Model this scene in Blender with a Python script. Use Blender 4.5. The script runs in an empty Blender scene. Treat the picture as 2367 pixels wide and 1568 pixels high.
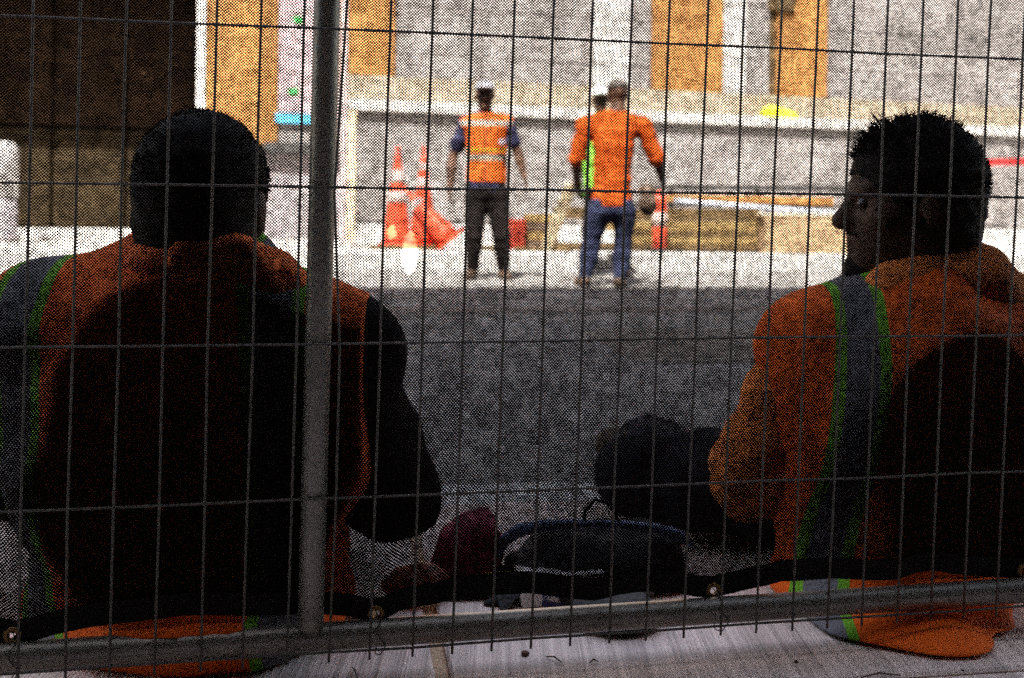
import bpy, math, random
import numpy as np
from mathutils import Vector, Matrix

rnd = random.Random(7)
nr = np.random.RandomState(11)
SC = bpy.context.scene
COL = SC.collection

# ------------------------------------------------------------------ camera
F = 2367.0; CX = 1183.5; CY = 492.3; HC = 0.59
ROLL = math.radians(0.637)
CAM = np.array([0.0, 0.0, HC])
RT = np.array([math.cos(ROLL), 0, math.sin(ROLL)])
UP = np.array([-math.sin(ROLL), 0, math.cos(ROLL)])
FW = np.array([0.0, 1.0, 0.0])
cd = bpy.data.cameras.new('camera')
cam = bpy.data.objects.new('camera', cd); COL.objects.link(cam)
cam.matrix_world = Matrix(((RT[0], UP[0], -FW[0], 0), (RT[1], UP[1], -FW[1], 0), (RT[2], UP[2], -FW[2], HC), (0, 0, 0, 1)))
cd.sensor_width = 36; cd.lens = 36
cd.shift_y = -(784 - CY) / 2367.0
cd.clip_start = 0.02; cd.clip_end = 400
cd.dof.use_dof = True; cd.dof.focus_distance = 1.27; cd.dof.aperture_fstop = 5.0
SC.camera = cam

# ------------------------------------------------------------------ light
SUN_EL, SUN_AZ = 56.0, 15.0       # the sun stands behind the photographer, a little to the left
w = bpy.data.worlds.new('World'); SC.world = w; w.use_nodes = True
nt = w.node_tree; bg = nt.nodes['Background']
sky = nt.nodes.new('ShaderNodeTexSky'); sky.sky_type = 'NISHITA'; sky.sun_disc = False
sky.sun_elevation = math.radians(SUN_EL); sky.sun_rotation = math.radians(180 + SUN_AZ)
wbn = nt.nodes.new('ShaderNodeMix'); wbn.data_type = 'RGBA'; wbn.blend_type = 'MULTIPLY'; wbn.inputs['Factor'].default_value = 1; wbn.inputs['B'].default_value = (1.28, 1.0, .74, 1)
nt.links.new(sky.outputs[0], wbn.inputs['A']); nt.links.new(wbn.outputs['Result'], bg.inputs[0]); bg.inputs[1].default_value = 0.115
sd = bpy.data.lights.new('sun', 'SUN'); sd.energy = 4.6; sd.angle = math.radians(0.5); sd.color = (1.0, 0.93, 0.84)
sun = bpy.data.objects.new('sun', sd); COL.objects.link(sun)
sv = Vector((math.sin(math.radians(180 + SUN_AZ)) * math.cos(math.radians(SUN_EL)), math.cos(math.radians(180 + SUN_AZ)) * math.cos(math.radians(SUN_EL)), math.sin(math.radians(SUN_EL))))
sun.rotation_euler = sv.to_track_quat('Z', 'Y').to_euler()
SC.view_settings.view_transform = 'Standard'; SC.view_settings.look = 'None'
SC.view_settings.gamma = 1; SC.view_settings.use_curve_mapping = False
SC.view_settings.exposure = 3.45
SC.render.engine = 'CYCLES'
SC.cycles.max_bounces = 6; SC.cycles.diffuse_bounces = 4; SC.cycles.glossy_bounces = 3
SC.cycles.use_denoising = False; SC.cycles.use_light_tree = True
SC.cycles.sample_clamp_indirect = 4

# ------------------------------------------------------------------ helpers
def P(x, y, d):
    """world point seen at photograph position x, y (2367 px wide) at d metres ahead"""
    return CAM + d * (FW + (x - CX) / F * RT - (y - CY) / F * UP)

def ground(x, y, z=0.0):
    r = FW + (x - CX) / F * RT - (y - CY) / F * UP
    return CAM + (z - HC) / r[2] * r

ORG = {}
def link(o, parent, org):
    COL.objects.link(o)
    if parent is not None: o.parent = parent
    ORG[o.name] = org
    return o
def empty(name, loc, label, cat, group=None, kind=None):
    o = bpy.data.objects.new(name, None); COL.objects.link(o); o.location = Vector(loc); o.empty_display_size = 0.1
    ORG[o.name] = np.array(loc, float)
    tag(o, label, cat, group, kind); return o
def tag(o, label=None, cat=None, group=None, kind=None):
    if label: o['label'] = label
    if cat: o['category'] = cat
    if group: o['group'] = group
    if kind: o['kind'] = kind
    return o
def mesh_obj(name, V, Fc, mat, parent=None, smooth=False, loc=None):
    V = np.asarray(V, float).reshape(-1, 3)
    if parent is not None: org = ORG[parent.name]
    else: org = np.array(loc if loc is not None else (V.min(0) + V.max(0)) / 2 * np.array([1, 1, 0]) + np.array([0, 0, V[:, 2].min()]), float)
    me = bpy.data.meshes.new(name)
    if isinstance(Fc, np.ndarray):
        n = len(Fc); k = Fc.shape[1]
        me.vertices.add(len(V)); me.vertices.foreach_set('co', (V - org).astype(np.float32).ravel())
        me.loops.add(n * k); me.loops.foreach_set('vertex_index', Fc.astype(np.int32).ravel())
        me.polygons.add(n); me.polygons.foreach_set('loop_start', np.arange(0, n * k, k, dtype=np.int32))
        me.update(calc_edges=True)
    else:
        me.from_pydata((V - org).tolist(), [], Fc); me.update()
    if smooth: me.polygons.foreach_set('use_smooth', [True] * len(me.polygons))
    me.materials.append(mat)
    o = bpy.data.objects.new(name, me)
    if parent is None: o.location = Vector(org)
    return link(o, parent, org)

class MB:
    def __init__(s): s.V = []; s.F = []
    def add(s, V, Fc):
        n = len(s.V); s.V += [tuple(v) for v in V]; s.F += [tuple(i + n for i in f) for f in Fc]; return s
    def box(s, c, size, ax=None, bev=0.0):
        c = np.array(c, float); h = np.array(size, float) / 2
        ax = np.eye(3) if ax is None else np.array(ax)
        if bev <= 0:
            V = [c + ax.T @ (h * np.array([i, j, k])) for i in (-1, 1) for j in (-1, 1) for k in (-1, 1)]
            return s.add(V, [(0, 1, 3, 2), (4, 6, 7, 5), (0, 4, 5, 1), (2, 3, 7, 6), (0, 2, 6, 4), (1, 5, 7, 3)])
        hb = h - bev; V = []; idx = {}
        for i in (-1, 1):
            for j in (-1, 1):
                for k in (-1, 1):
                    for a in range(3):
                        q = hb * np.array([i, j, k]); q[a] = h[a] * (i, j, k)[a]
                        idx[(i, j, k, a)] = len(V); V.append(c + ax.T @ q)
        Fc = []
        def g(i, j, k, a): return idx[(i, j, k, a)]
        for t in (-1, 1):
            Fc.append((g(t, -1, -1, 0), g(t, 1, -1, 0), g(t, 1, 1, 0), g(t, -1, 1, 0))[::t])
            Fc.append((g(-1, t, -1, 1), g(-1, t, 1, 1), g(1, t, 1, 1), g(1, t, -1, 1))[::t])
            Fc.append((g(-1, -1, t, 2), g(1, -1, t, 2), g(1, 1, t, 2), g(-1, 1, t, 2))[::t])
            for u in (-1, 1):
                Fc.append((g(t, u, -1, 0), g(t, u, 1, 0), g(t, u, 1, 1), g(t, u, -1, 1)))
                Fc.append((g(t, -1, u, 0), g(t, 1, u, 0), g(t, 1, u, 2), g(t, -1, u, 2)))
                Fc.append((g(-1, t, u, 1), g(1, t, u, 1), g(1, t, u, 2), g(-1, t, u, 2)))
                for q in (-1, 1): Fc.append((g(t, u, q, 0), g(t, u, q, 1), g(t, u, q, 2)))
        return s.add(V, Fc)
    def tube(s, pts, r, n=8, caps=True):
        pts = [np.array(p, float) for p in pts]; rr = r if hasattr(r, '__len__') else [r] * len(pts)
        V = []; Fc = []; N = None
        for i, p in enumerate(pts):
            d = pts[min(i + 1, len(pts) - 1)] - pts[max(i - 1, 0)]; d = d / (np.linalg.norm(d) + 1e-9)
            if N is None:
                N = np.cross(d, [0, 0, 1]);
                if np.linalg.norm(N) < .1: N = np.cross(d, [1, 0, 0])
            N = N - d * (N @ d); N /= np.linalg.norm(N); B = np.cross(d, N)
            for k in range(n):
                a = 2 * math.pi * k / n; V.append(p + rr[i] * (math.cos(a) * N + math.sin(a) * B))
        for i in range(len(pts) - 1):
            for k in range(n):
                k2 = (k + 1) % n; Fc.append((i * n + k, i * n + k2, (i + 1) * n + k2, (i + 1) * n + k))
        if caps: Fc.append(tuple(range(n))[::-1]); Fc.append(tuple((len(pts) - 1) * n + k for k in range(n)))
        return s.add(V, Fc)
    def lathe(s, prof, c, n=20, ax=None):
        c = np.array(c, float); ax = np.eye(3) if ax is None else np.array(ax); V = []; Fc = []
        for r, z in prof:
            for k in range(n):
                a = 2 * math.pi * k / n; V.append(c + ax.T @ np.array([r * math.cos(a), r * math.sin(a), z]))
        for i in range(len(prof) - 1):
            for k in range(n):
                k2 = (k + 1) % n; Fc.append((i * n + k, i * n + k2, (i + 1) * n + k2, (i + 1) * n + k))
        Fc.append(tuple(range(n))[::-1]); Fc.append(tuple((len(prof) - 1) * n + k for k in range(n)))
        return s.add(V, Fc)
    def build(s, name, mat, parent=None, smooth=False, loc=None):
        return mesh_obj(name, np.array(s.V), s.F, mat, parent, smooth, loc)

# ------------------------------------------------------------------ materials
def mat(name, col, rough=0.7, var=0.15, scale=8.0, bump=0.0, bscale=60.0, metal=0.0, spec=0.5, detail=5, coords='Object', stretch=None):
    m = bpy.data.materials.new(name); m.use_nodes = True; t = m.node_tree; b = t.nodes['Principled BSDF']
    b.inputs['Roughness'].default_value = rough; b.inputs['Metallic'].default_value = metal
    b.inputs['Specular IOR Level'].default_value = spec
    tc = t.nodes.new('ShaderNodeTexCoord'); src = tc.outputs[coords]
    if stretch:
        mp = t.nodes.new('ShaderNodeMapping'); mp.inputs['Scale'].default_value = stretch; t.links.new(src, mp.inputs[0]); src = mp.outputs[0]
    if var > 0:
        n = t.nodes.new('ShaderNodeTexNoise'); n.inputs['Scale'].default_value = scale; n.inputs['Detail'].default_value = detail
        n.inputs['Roughness'].default_value = 0.65
        t.links.new(src, n.inputs[0])
        r = t.nodes.new('ShaderNodeValToRGB'); r.color_ramp.elements[0].position = .3; r.color_ramp.elements[1].position = .7
        c = np.array(col)
        r.color_ramp.elements[0].color = (*np.clip(c * (1 - var), 0, 1), 1); r.color_ramp.elements[1].color = (*np.clip(c * (1 + var), 0, 1), 1)
        t.links.new(n.outputs['Fac'], r.inputs[0]); t.links.new(r.outputs[0], b.inputs['Base Color'])
    else: b.inputs['Base Color'].default_value = (*col, 1)
    if bump > 0:
        n2 = t.nodes.new('ShaderNodeTexNoise'); n2.inputs['Scale'].default_value = bscale; n2.inputs['Detail'].default_value = 4
        t.links.new(src, n2.inputs[0])
        bp = t.nodes.new('ShaderNodeBump'); bp.inputs['Strength'].default_value = bump; bp.inputs['Distance'].default_value = 0.01
        t.links.new(n2.outputs['Fac'], bp.inputs['Height']); t.links.new(bp.outputs[0], b.inputs['Normal'])
    return m

def math_node(t, op, a, b=None, c=None):
    n = t.nodes.new('ShaderNodeMath'); n.operation = op
    for i, v in enumerate((a, b, c)):
        if v is None: continue
        if isinstance(v, (int, float)): n.inputs[i].default_value = v
        else: t.links.new(v, n.inputs[i])
    return n.outputs[0]

def striped(name, base, axis, bands, rough=0.75, haxis=None, hbands=(), zcut=None):
    """woven cloth with sewn bands: axis = unit vector in object space, bands = [(centre, half width, colour)]"""
    m = mat(name, base, rough, .14, 14, .35, 220, spec=.15)
    t = m.node_tree; b = t.nodes['Principled BSDF']; src = b.inputs['Base Color'].links[0].from_socket
    tc = t.nodes.new('ShaderNodeTexCoord')
    def proj(a):
        d = t.nodes.new('ShaderNodeVectorMath'); d.operation = 'DOT_PRODUCT'; d.inputs[1].default_value = tuple(a)
        t.links.new(tc.outputs['Object'], d.inputs[0]); return d.outputs['Value']
    for ax, bs in ((axis, bands), (haxis, hbands)):
        if ax is None: continue
        pr = proj(ax)
        for c, h, col in bs:
            f = math_node(t, 'LESS_THAN', math_node(t, 'ABSOLUTE', math_node(t, 'SUBTRACT', pr, float(c))), float(h))
            mx = t.nodes.new('ShaderNodeMix'); mx.data_type = 'RGBA'; mx.inputs['B'].default_value = (*col, 1)
            t.links.new(f, mx.inputs['Factor']); t.links.new(src, mx.inputs['A']); src = mx.outputs['Result']
    t.links.new(src, b.inputs['Base Color']); return m

LIME = (0.13, 0.33, 0.02); SILVER = (0.12, 0.115, 0.13); ORANGE = (0.68, 0.105, 0.008)
M = {}
M['asphalt'] = mat('asphalt', (.165, .157, .152), .9, .35, 3.0, .6, 90, detail=10)
M['slab'] = None
M['joint'] = mat('joint_sealant', (.40, .27, .17), .9, .35, 90, .5, 200)
M['kerb'] = mat('kerb_granite', (.42, .41, .40), .8, .25, 40, .3, 120)
M['pave'] = mat('far_pavement', (.47, .45, .42), .85, .3, 1.7, .3, 60, detail=9)
M['stone'] = mat('facade_stone', (.185, .172, .170), .8, .32, 1.3, .4, 40, detail=10)
M['stone_l'] = mat('pale_stone', (.42, .41, .40), .8, .25, 2.0, .3, 40, detail=9)
M['coping'] = mat('coping_stone', (.50, .48, .46), .7, .15, 3, .2, 50)
M['cream'] = mat('cream_render', (.27, .22, .16), .85, .25, 2.2, .2, 50, detail=9)
M['ply'] = mat('plywood', (.28, .12, .028), .75, .3, 2.0, .2, 30, detail=9, stretch=(1, 1, .35))
M['ply2'] = mat('plywood_box', (.27, .18, .10), .75, .22, 3.0, .2, 30)
M['bronze'] = mat('bronze_door', (.030, .017, .009), .75, .5, 2.5, .2, 30, spec=.1)
M['bronze2'] = mat('bronze_door_low', (.026, .018, .009), .75, .5, 2.5, .2, 30, spec=.1)
M['white'] = mat('white_paint', (.78, .77, .76), .5, .08, 10)
M['pink'] = mat('pinkish_print', (.40, .30, .32), .8, .35, 6, detail=8)
M['blue'] = mat('blue_tape', (.06, .38, .62), .6, .1, 10)
M['green'] = mat('green_tape', (.04, .5, .10), .6, .1, 10)
M['yellow'] = mat('yellow_cloth', (.72, .68, .01), .7, .1, 20)
M['redtape'] = mat('red_tape', (.75, .03, .03), .5, .1, 20)
M['cone'] = mat('cone_plastic', (.62, .045, .012), .5, .15, 9)
M['conew'] = mat('cone_band', (.42, .30, .27), .4, .15, 9)
M['rubber'] = mat('black_rubber', (.02, .02, .02), .8, .2, 20)
M['wood_d'] = mat('dark_timber', (.07, .042, .012), .8, .4, 8, .2, 60)
M['wood_y'] = mat('fresh_timber', (.16, .105, .035), .8, .3, 8, .2, 60)
M['tan'] = mat('tan_board', (.72, .58, .38), .8, .2, 8)
M['steel_d'] = mat('dark_steel', (.05, .05, .05), .6, .3, 10, metal=.3)
M['cab'] = mat('grey_cabinet', (.20, .18, .19), .6, .25, 5)
M['pvc'] = mat('pale_blue_pipe', (.55, .60, .70), .4, .1, 10)
M['galv'] = mat('galvanised_steel', (.24, .225, .20), .45, .22, 14, .12, 90, metal=.75, detail=8)
M['wire'] = mat('galvanised_wire', (.11, .10, .09), .55, .3, 120, .3, 300, metal=.5)
M['net'] = mat('black_netting', (.008, .006, .005), .95, .2, 500, spec=.05)
M['hem'] = mat('black_hem_webbing', (.008, .006, .006), .85, .2, 300, .4, 900, spec=.2)
M['brass'] = mat('brass_grommet', (.20, .12, .04), .45, .3, 200, metal=.8)
M['skin_d'] = mat('skin_brown', (.075, .038, .024), .6, .2, 60, .15, 300, spec=.25)
M['skin_m'] = mat('skin_tan', (.30, .16, .10), .55, .12, 30, .1, 200)
M['hair'] = mat('black_hair', (.007, .005, .0045), .75, .3, 200, .4, 500, spec=.15)
M['eye'] = mat('eye', (.05, .04, .035), .3, 0)
M['hood'] = mat('orange_fleece', (.80, .14, .012), .85, .12, 25, .5, 260)
M['hood2'] = mat('faded_orange_fleece', (.74, .20, .03), .85, .12, 25, .5, 260)
M['dark_cloth'] = mat('dark_cloth', (.009, .008, .010), .9, .3, 30, .5, 260, spec=.1)
M['jeans'] = mat('blue_jeans', (.020, .025, .055), .9, .35, 14, .5, 260, spec=.15)
M['jeans_d'] = mat('dark_jeans', (.018, .018, .026), .9, .3, 60, .6, 320, spec=.15)
M['trouser'] = mat('dark_work_trousers', (.008, .006, .006), .9, .25, 30, spec=.12)
M['navy'] = mat('navy_shirt', (.028, .028, .065), .9, .2, 30, spec=.1)
M['tee'] = mat('orange_tee', (.36, .055, .008), .9, .3, 9, .3, 60, spec=.1)
M['boot'] = mat('boot_leather', (.06, .035, .02), .7, .2, 30)
M['capw'] = mat('white_cap', (.24, .24, .28), .7, .1, 30)
M['capb'] = mat('brown_cap', (.05, .04, .035), .7, .2, 30)
M['hatw'] = mat('white_hard_hat', (.75, .76, .78), .35, .05, 30)
M['glove'] = mat('lime_glove', (.16, .45, .04), .8, .2, 30)
M['bag'] = mat('black_nylon', (.006, .006, .007), .8, .2, 40, .5, 120)
M['bagblue'] = mat('blue_piping', (.13, .18, .34), .5, .3, 60)
M['pinkbag'] = mat('magenta_bag', (.30, .012, .055), .6, .5, 22, .6, 40)
M['yprint'] = mat('yellow_print', (.65, .50, .02), .6, .2, 40)
M['paper'] = mat('white_card', (.62, .57, .54), .7, .08, 30, .1, 100)
M['inkblue'] = mat('blue_print', (.012, .012, .10), .6, 0)
M['leaf'] = mat('dry_pale_leaf', (.72, .66, .52), .8, .1, 60)
M['twig'] = mat('brown_twig', (.07, .03, .015), .9, .2, 60)

def slab_mat():
    m = mat('broomed_concrete', (.58, .47, .43), .9, .16, 2.2, 0, 60, detail=8)
    t = m.node_tree; b = t.nodes['Principled BSDF']; base = b.inputs['Base Color'].links[0].from_socket
    tc = t.nodes.new('ShaderNodeTexCoord')
    mp = t.nodes.new('ShaderNodeMapping'); mp.inputs['Rotation'].default_value = (0, 0, -math.radians(YAW)); mp.inputs['Scale'].default_value = (260, 3.0, 1)
    t.links.new(tc.outputs['Object'], mp.inputs[0])
    n = t.nodes.new('ShaderNodeTexNoise'); n.inputs['Scale'].default_value = 1; n.inputs['Detail'].default_value = 3; t.links.new(mp.outputs[0], n.inputs[0])
    n2 = t.nodes.new('ShaderNodeTexNoise'); n2.inputs['Scale'].default_value = 260; n2.inputs['Detail'].default_value = 3; t.links.new(tc.outputs['Object'], n2.inputs[0])
    mp3 = t.nodes.new('ShaderNodeMapping'); mp3.inputs['Rotation'].default_value = (0, 0, -math.radians(YAW)); mp3.inputs['Scale'].default_value = (70, 1.2, 1)
    t.links.new(tc.outputs['Object'], mp3.inputs[0])
    n3 = t.nodes.new('ShaderNodeTexNoise'); n3.inputs['Scale'].default_value = 1; n3.inputs['Detail'].default_value = 2; t.links.new(mp3.outputs[0], n3.inputs[0])
    h = math_node(t, 'ADD', math_node(t, 'MULTIPLY', n.outputs['Fac'], 1.0), math_node(t, 'ADD', math_node(t, 'MULTIPLY', n2.outputs['Fac'], .5), math_node(t, 'MULTIPLY', n3.outputs['Fac'], .8)))
    bp = t.nodes.new('ShaderNodeBump'); bp.inputs['Strength'].default_value = .8; bp.inputs['Distance'].default_value = 0.004
    t.links.new(h, bp.inputs['Height']); t.links.new(bp.outputs[0], b.inputs['Normal'])
    r = t.nodes.new('ShaderNodeMapRange'); r.inputs['From Min'].default_value = .85; r.inputs['From Max'].default_value = 1.4; r.inputs['To Min'].default_value = .60; r.inputs['To Max'].default_value = 1.18
    t.links.new(h, r.inputs['Value'])
    # worn brown stains
    ns = t.nodes.new('ShaderNodeTexNoise'); ns.inputs['Scale'].default_value = 4.5; ns.inputs['Detail'].default_value = 6; t.links.new(tc.outputs['Object'], ns.inputs[0])
    rs = t.nodes.new('ShaderNodeMapRange'); rs.inputs['From Min'].default_value = .56; rs.inputs['From Max'].default_value = .74; rs.inputs['To Max'].default_value = .45
    t.links.new(ns.outputs['Fac'], rs.inputs['Value'])
    mx = t.nodes.new('ShaderNodeMix'); mx.data_type = 'RGBA'; mx.inputs['B'].default_value = (.15, .10, .09, 1)
    t.links.new(rs.outputs[0], mx.inputs['Factor']); t.links.new(base, mx.inputs['A'])
    vm = t.nodes.new('ShaderNodeVectorMath'); vm.operation = 'SCALE'; t.links.new(mx.outputs['Result'], vm.inputs[0]); t.links.new(r.outputs[0], vm.inputs['Scale'])
    t.links.new(vm.outputs[0], b.inputs['Base Color'])
    return m

# ------------------------------------------------------------------ street frame
YAW = 9.0
ya = math.radians(YAW); SU = np.array([math.cos(ya), math.sin(ya), 0]); SN = np.array([-math.sin(ya), math.cos(ya), 0]); ZZ = np.array([0, 0, 1.0])
SAX = np.array([SU, SN, ZZ])
def S(u, v, z): return SU * u + SN * v + ZZ * z
M['slab'] = slab_mat()

# road, far pavement, kerbs
road = MB().box(S(0, 6.5, -.28), (90, 8.8, .5), SAX).build('road', M['asphalt']); tag(road, kind='structure')
M['patch'] = mat('tar_patch', (.12, .104, .092), .9, .5, 5, .5, 90, detail=9)
for (u0, u1, v0, v1) in ((-2.4, 3.6, 6.25, 6.62), (1.2, 2.6, 4.1, 5.3), (-6.0, -2.8, 7.2, 7.9)):
    MB().box(S((u0 + u1) / 2, (v0 + v1) / 2, -.028), (u1 - u0, v1 - v0, .006), SAX, .002).build('tar_patch', M['patch'], road)
grd = MB().box(S(0, 0, -.9), (300, 300, .6), SAX).build('ground', M['asphalt']); tag(grd, kind='structure')
fp = MB().box(S(0, 21.05, -.1), (90, 20.0, .5), SAX).build('far_pavement', M['pave']); tag(fp, kind='structure')
ke = empty('far_kerb', S(0, 10.95, -.03), None, None, kind='structure')
for i in range(-9, 10):
    MB().box(S(i * 1.2, 10.95, .055), (1.19, .2, .21), SAX, .008).build('kerb_stone', M['kerb'], ke)
MB().box(S(28.4, 10.95, .052), (34, .2, .2), SAX).build('kerb_run', M['kerb'], ke)
MB().box(S(-28.4, 10.95, .052), (34, .2, .2), SAX).build('kerb_run', M['kerb'], ke)
nk = empty('near_kerb', S(0, 2.15, -.03), None, None, kind='structure')
for i in range(-5, 6):
    MB().box(S(i * 1.0, 2.15, -.055), (.99, .16, .1), SAX, .006).build('kerb_stone', M['kerb'], nk)
# near sidewalk: broomed slabs with recessed joints
sw = MB().box(S(0, -.20, -.108), (60, 4.53, .2), SAX).build('sidewalk', M['joint']); tag(sw, kind='structure')
j0 = ground(1018, 1530); ju = j0 @ SU
j1 = ground(2190, 1557); jv = j1 @ SN
us = [ju + k * 1.5 for k in range(-4, 5)]; vs = [jv - 2.2, jv - 1.1, jv, 2.065]
for a in range(len(us) - 1):
    for b in range(len(vs) - 1):
        g = .010 if True else 0
        u0, u1, v0, v1 = us[a] + g, us[a + 1] - g, vs[b] + g * .45, vs[b + 1] - g * .45
        MB().box(S((u0 + u1) / 2, (v0 + v1) / 2, -.021), (u1 - u0, v1 - v0, .042), SAX, .004).build('slab', M['slab'], sw)

# ------------------------------------------------------------------ near building and an added unseen roof, both shading this side
nb = empty('near_building', S(0, -1.6, 0), 'tall dark building behind the photographer shading the near side', 'building')
BH = 16.2
MB().box(S(0, -4.6, BH / 2 - .2), (60, 6.0, BH + .4), SAX).build('wall', mat('dark_brick', (.045, .035, .03), .85, .3, 6), nb)
sh = empty('added_shade_roof', S(0, -.5, 0), 'unseen dark roof with end walls added to shade the near pavement', 'light blocker')
M['shade_roof'] = mat('shade_roof_dark', (.022, .026, .024), .85, .3, 8)
MB().box(S(0, -.38, 2.96), (9, 2.4, .10), SAX).build('shade_deck', M['shade_roof'], sh)  # unseen roof added to keep sky light off the near side
for k in range(-2, 2):
    MB().box(S(k * 2.6 + 1.2, -.38, 2.835), (.09, 2.4, .14), SAX).build('shade_joist', M['shade_roof'], sh)
for sx in (-1, 1):
    MB().box(S(sx * 2.3, -.22, 1.44), (.06, 2.6, 2.88), SAX).build('shade_side_wall', M['shade_roof'], sh)  # added walls out of view, cutting side light on the seated backs


# ------------------------------------------------------------------ far building
TH = math.radians(17); WU = np.array([math.cos(TH), math.sin(TH), 0]); WN = np.array([math.sin(TH), -math.cos(TH), 0]); WO = np.array([0, 16.5, 0.])
WAX = np.array([WU, WN, ZZ])
def Wp(s, n, z): return WO + WU * s + WN * n + ZZ * z
def Wq(x, y, n=0.0):
    r = FW + (x - CX) / F * RT - (y - CY) / F * UP
    t = (n - (CAM - WO) @ WN) / (r @ WN); q = CAM + t * r
    return (q - WO) @ WU, q[2]
def wbox(mb, s0, s1, n0, n1, z0, z1, bev=0.0):
    return mb.box(Wp((s0 + s1) / 2, (n0 + n1) / 2, (z0 + z1) / 2), (abs(s1 - s0), abs(n1 - n0), abs(z1 - z0)), WAX, bev)
fb = empty('stone_building', Wp(0, 0, .15), 'pale grey stone building with tan boarded bays and a long coping across the street', 'building')
sd0 = Wq(455, 300)[0]; sdl = sd0 - 4.4; zth = Wq(300, 531)[1]
TOP = 11.5
mb = MB(); wbox(mb, sd0, 34, -1.0, 0, .1, TOP); wbox(mb, -32, sdl, -1.0, 0, .1, TOP); wbox(mb, sdl, sd0, -1.0, 0, 4.9, TOP)
mb.build('wall', M['stone'], fb)
mb = MB(); wbox(mb, sdl - .2, sd0 + .2, -2.6, -2.1, 0, 5.2); wbox(mb, sdl - .3, sdl, -2.4, -1.02, 0, 5.2); wbox(mb, sd0, sd0 + .3, -2.4, -1.02, 0, 5.2); wbox(mb, sdl, sd0, -2.4, -1.02, 4.9, 5.2)
mb.build('porch_wall', M['bronze'], fb)
# door leaves and lower panels in the dark recess
zs = Wq(200, 295, -1.9)[1]
for k in range(4):
    a = sdl + k * 1.1 + .02; b = a + 1.06
    o = wbox(MB(), a, b, -2.1, -1.98, zs + .03, 4.85, .02).build('door_panel', M['bronze'], fb)
    o = wbox(MB(), a, b, -2.1, -1.93, zth, zs - .02, .02).build('door_panel', M['bronze2'], fb)
wbox(MB(), sd0 - .01, sd0 + .11, -.1, .09, zth, 4.9, .01).build('door_jamb', M['white'], fb)
for k, (n0, z1) in enumerate(((1.15, zth - .14), (.8, zth - .02))):
    wbox(MB(), sdl - .3, sd0 + .7, -2.0 if k else -.0, n0, .1, z1, .01).build('step', M['coping'], fb)
# stone panels of the facade
px = [912, 1010, 1110, 1230, 1368, 1452, 1500]
def panel(x0, x1, z0, z1, m, n=.03, name='stone_panel', g=.008):
    a = Wq(x0, 200)[0] + g; b = Wq(x1, 200)[0] - g
    return wbox(MB(), a, b, 0, n, z0 + g, z1 - g, .004).build(name, m, fb)
zc = 2.55
for i in range(len(px) - 1):
    mm = M['stone_l'] if px[i] == 1368 else M['stone']
    nn = .10 if px[i] == 1368 else (.02 + .02 * (i % 2))
    for z0, z1 in ((zc, 3.05), (3.05, 3.8), (3.8, 4.7)): panel(px[i], px[i + 1], z0, z1, mm, nn)
for x0, x1 in ((1668, 1722), (1722, 1775)):
    for z0, z1 in ((zc, 3.3), (3.3, 4.2), (4.2, 5.2)): panel(x0, x1, z0, z1, M['stone_l'] if x0 == 1668 else M['stone'], .04)
for x0, x1 in ((1912, 2010), (2010, 2110), (2110, 2215), (2215, 2330), (2330, 2450)):
    for z0, z1 in ((zc, 3.2), (3.2, 3.9), (3.9, 4.8)): panel(x0, x1, z0, z1, M['stone'], .03 + .02 * rnd.random())
# tan boards over the bays
def board(x0, x1, ybot, n=.06):
    s0, z0 = Wq(x0, ybot); s1, _ = Wq(x1, ybot); w_ = (s1 - s0) / 2
    for k in range(2):
        for z in (z0, z0 + 2.44):
            wbox(MB(), s0 + k * w_ + .004, s0 + (k + 1) * w_ - .004, 0, n, z + .004, z + 2.436, .003).build('plywood_board', M['ply'], fb)
board(466, 640, 332); board(786, 911, 212); board(1503, 1667, 240); board(1790, 1907, 252)
s0, z0 = Wq(1775, 252); s1, _ = Wq(1790, 252); wbox(MB(), s0, s1 - .004, 0, .03, z0, 5.2).build('dark_reveal', M['wood_d'], fb)
s0, z0 = Wq(1772, 25); s1, _ = Wq(1830, 25); wbox(MB(), s0, s1, .0, .13, z0, z0 + .5, .01).build('lamp_box', M['wood_d'], fb)
# plinth, sloping sill and coping right of the tube
sp = Wq(812, 260, .45)[0]; _, zt = Wq(1183, 246, .5)
mb = MB(); wbox(mb, sp, 34, .0, .42, .1, zt - .16); mb.build('plinth', M['stone'], fb)
k = 0; s = sp - .05
while s < 12:
    L = 1.42; wbox(MB(), s + .004, s + L - .004, -.0, .56, zt - .158, zt, .012).build('coping_stone', M['coping'], fb); s += L
wbox(MB(), 12.02, 34, 0, .56, zt - .158, zt).build('coping_run', M['coping'], fb)
mb = MB(); wbox(mb, sp, 34, 0, .14, zt + .002, zt + .42); mb.build('sill_band', M['cream'], fb)
sq = sp + .1
while sq < 9:
    wbox(MB(), sq + .005, sq + 1.5 - .005, .42, .45, .45, zt - .20, .004).build('plinth_panel', M['stone'], fb); sq += 1.5
wbox(MB(), sp, 14, .42, .62, .1, .40, .01).build('base_course', M['stone_l'], fb)
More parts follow.
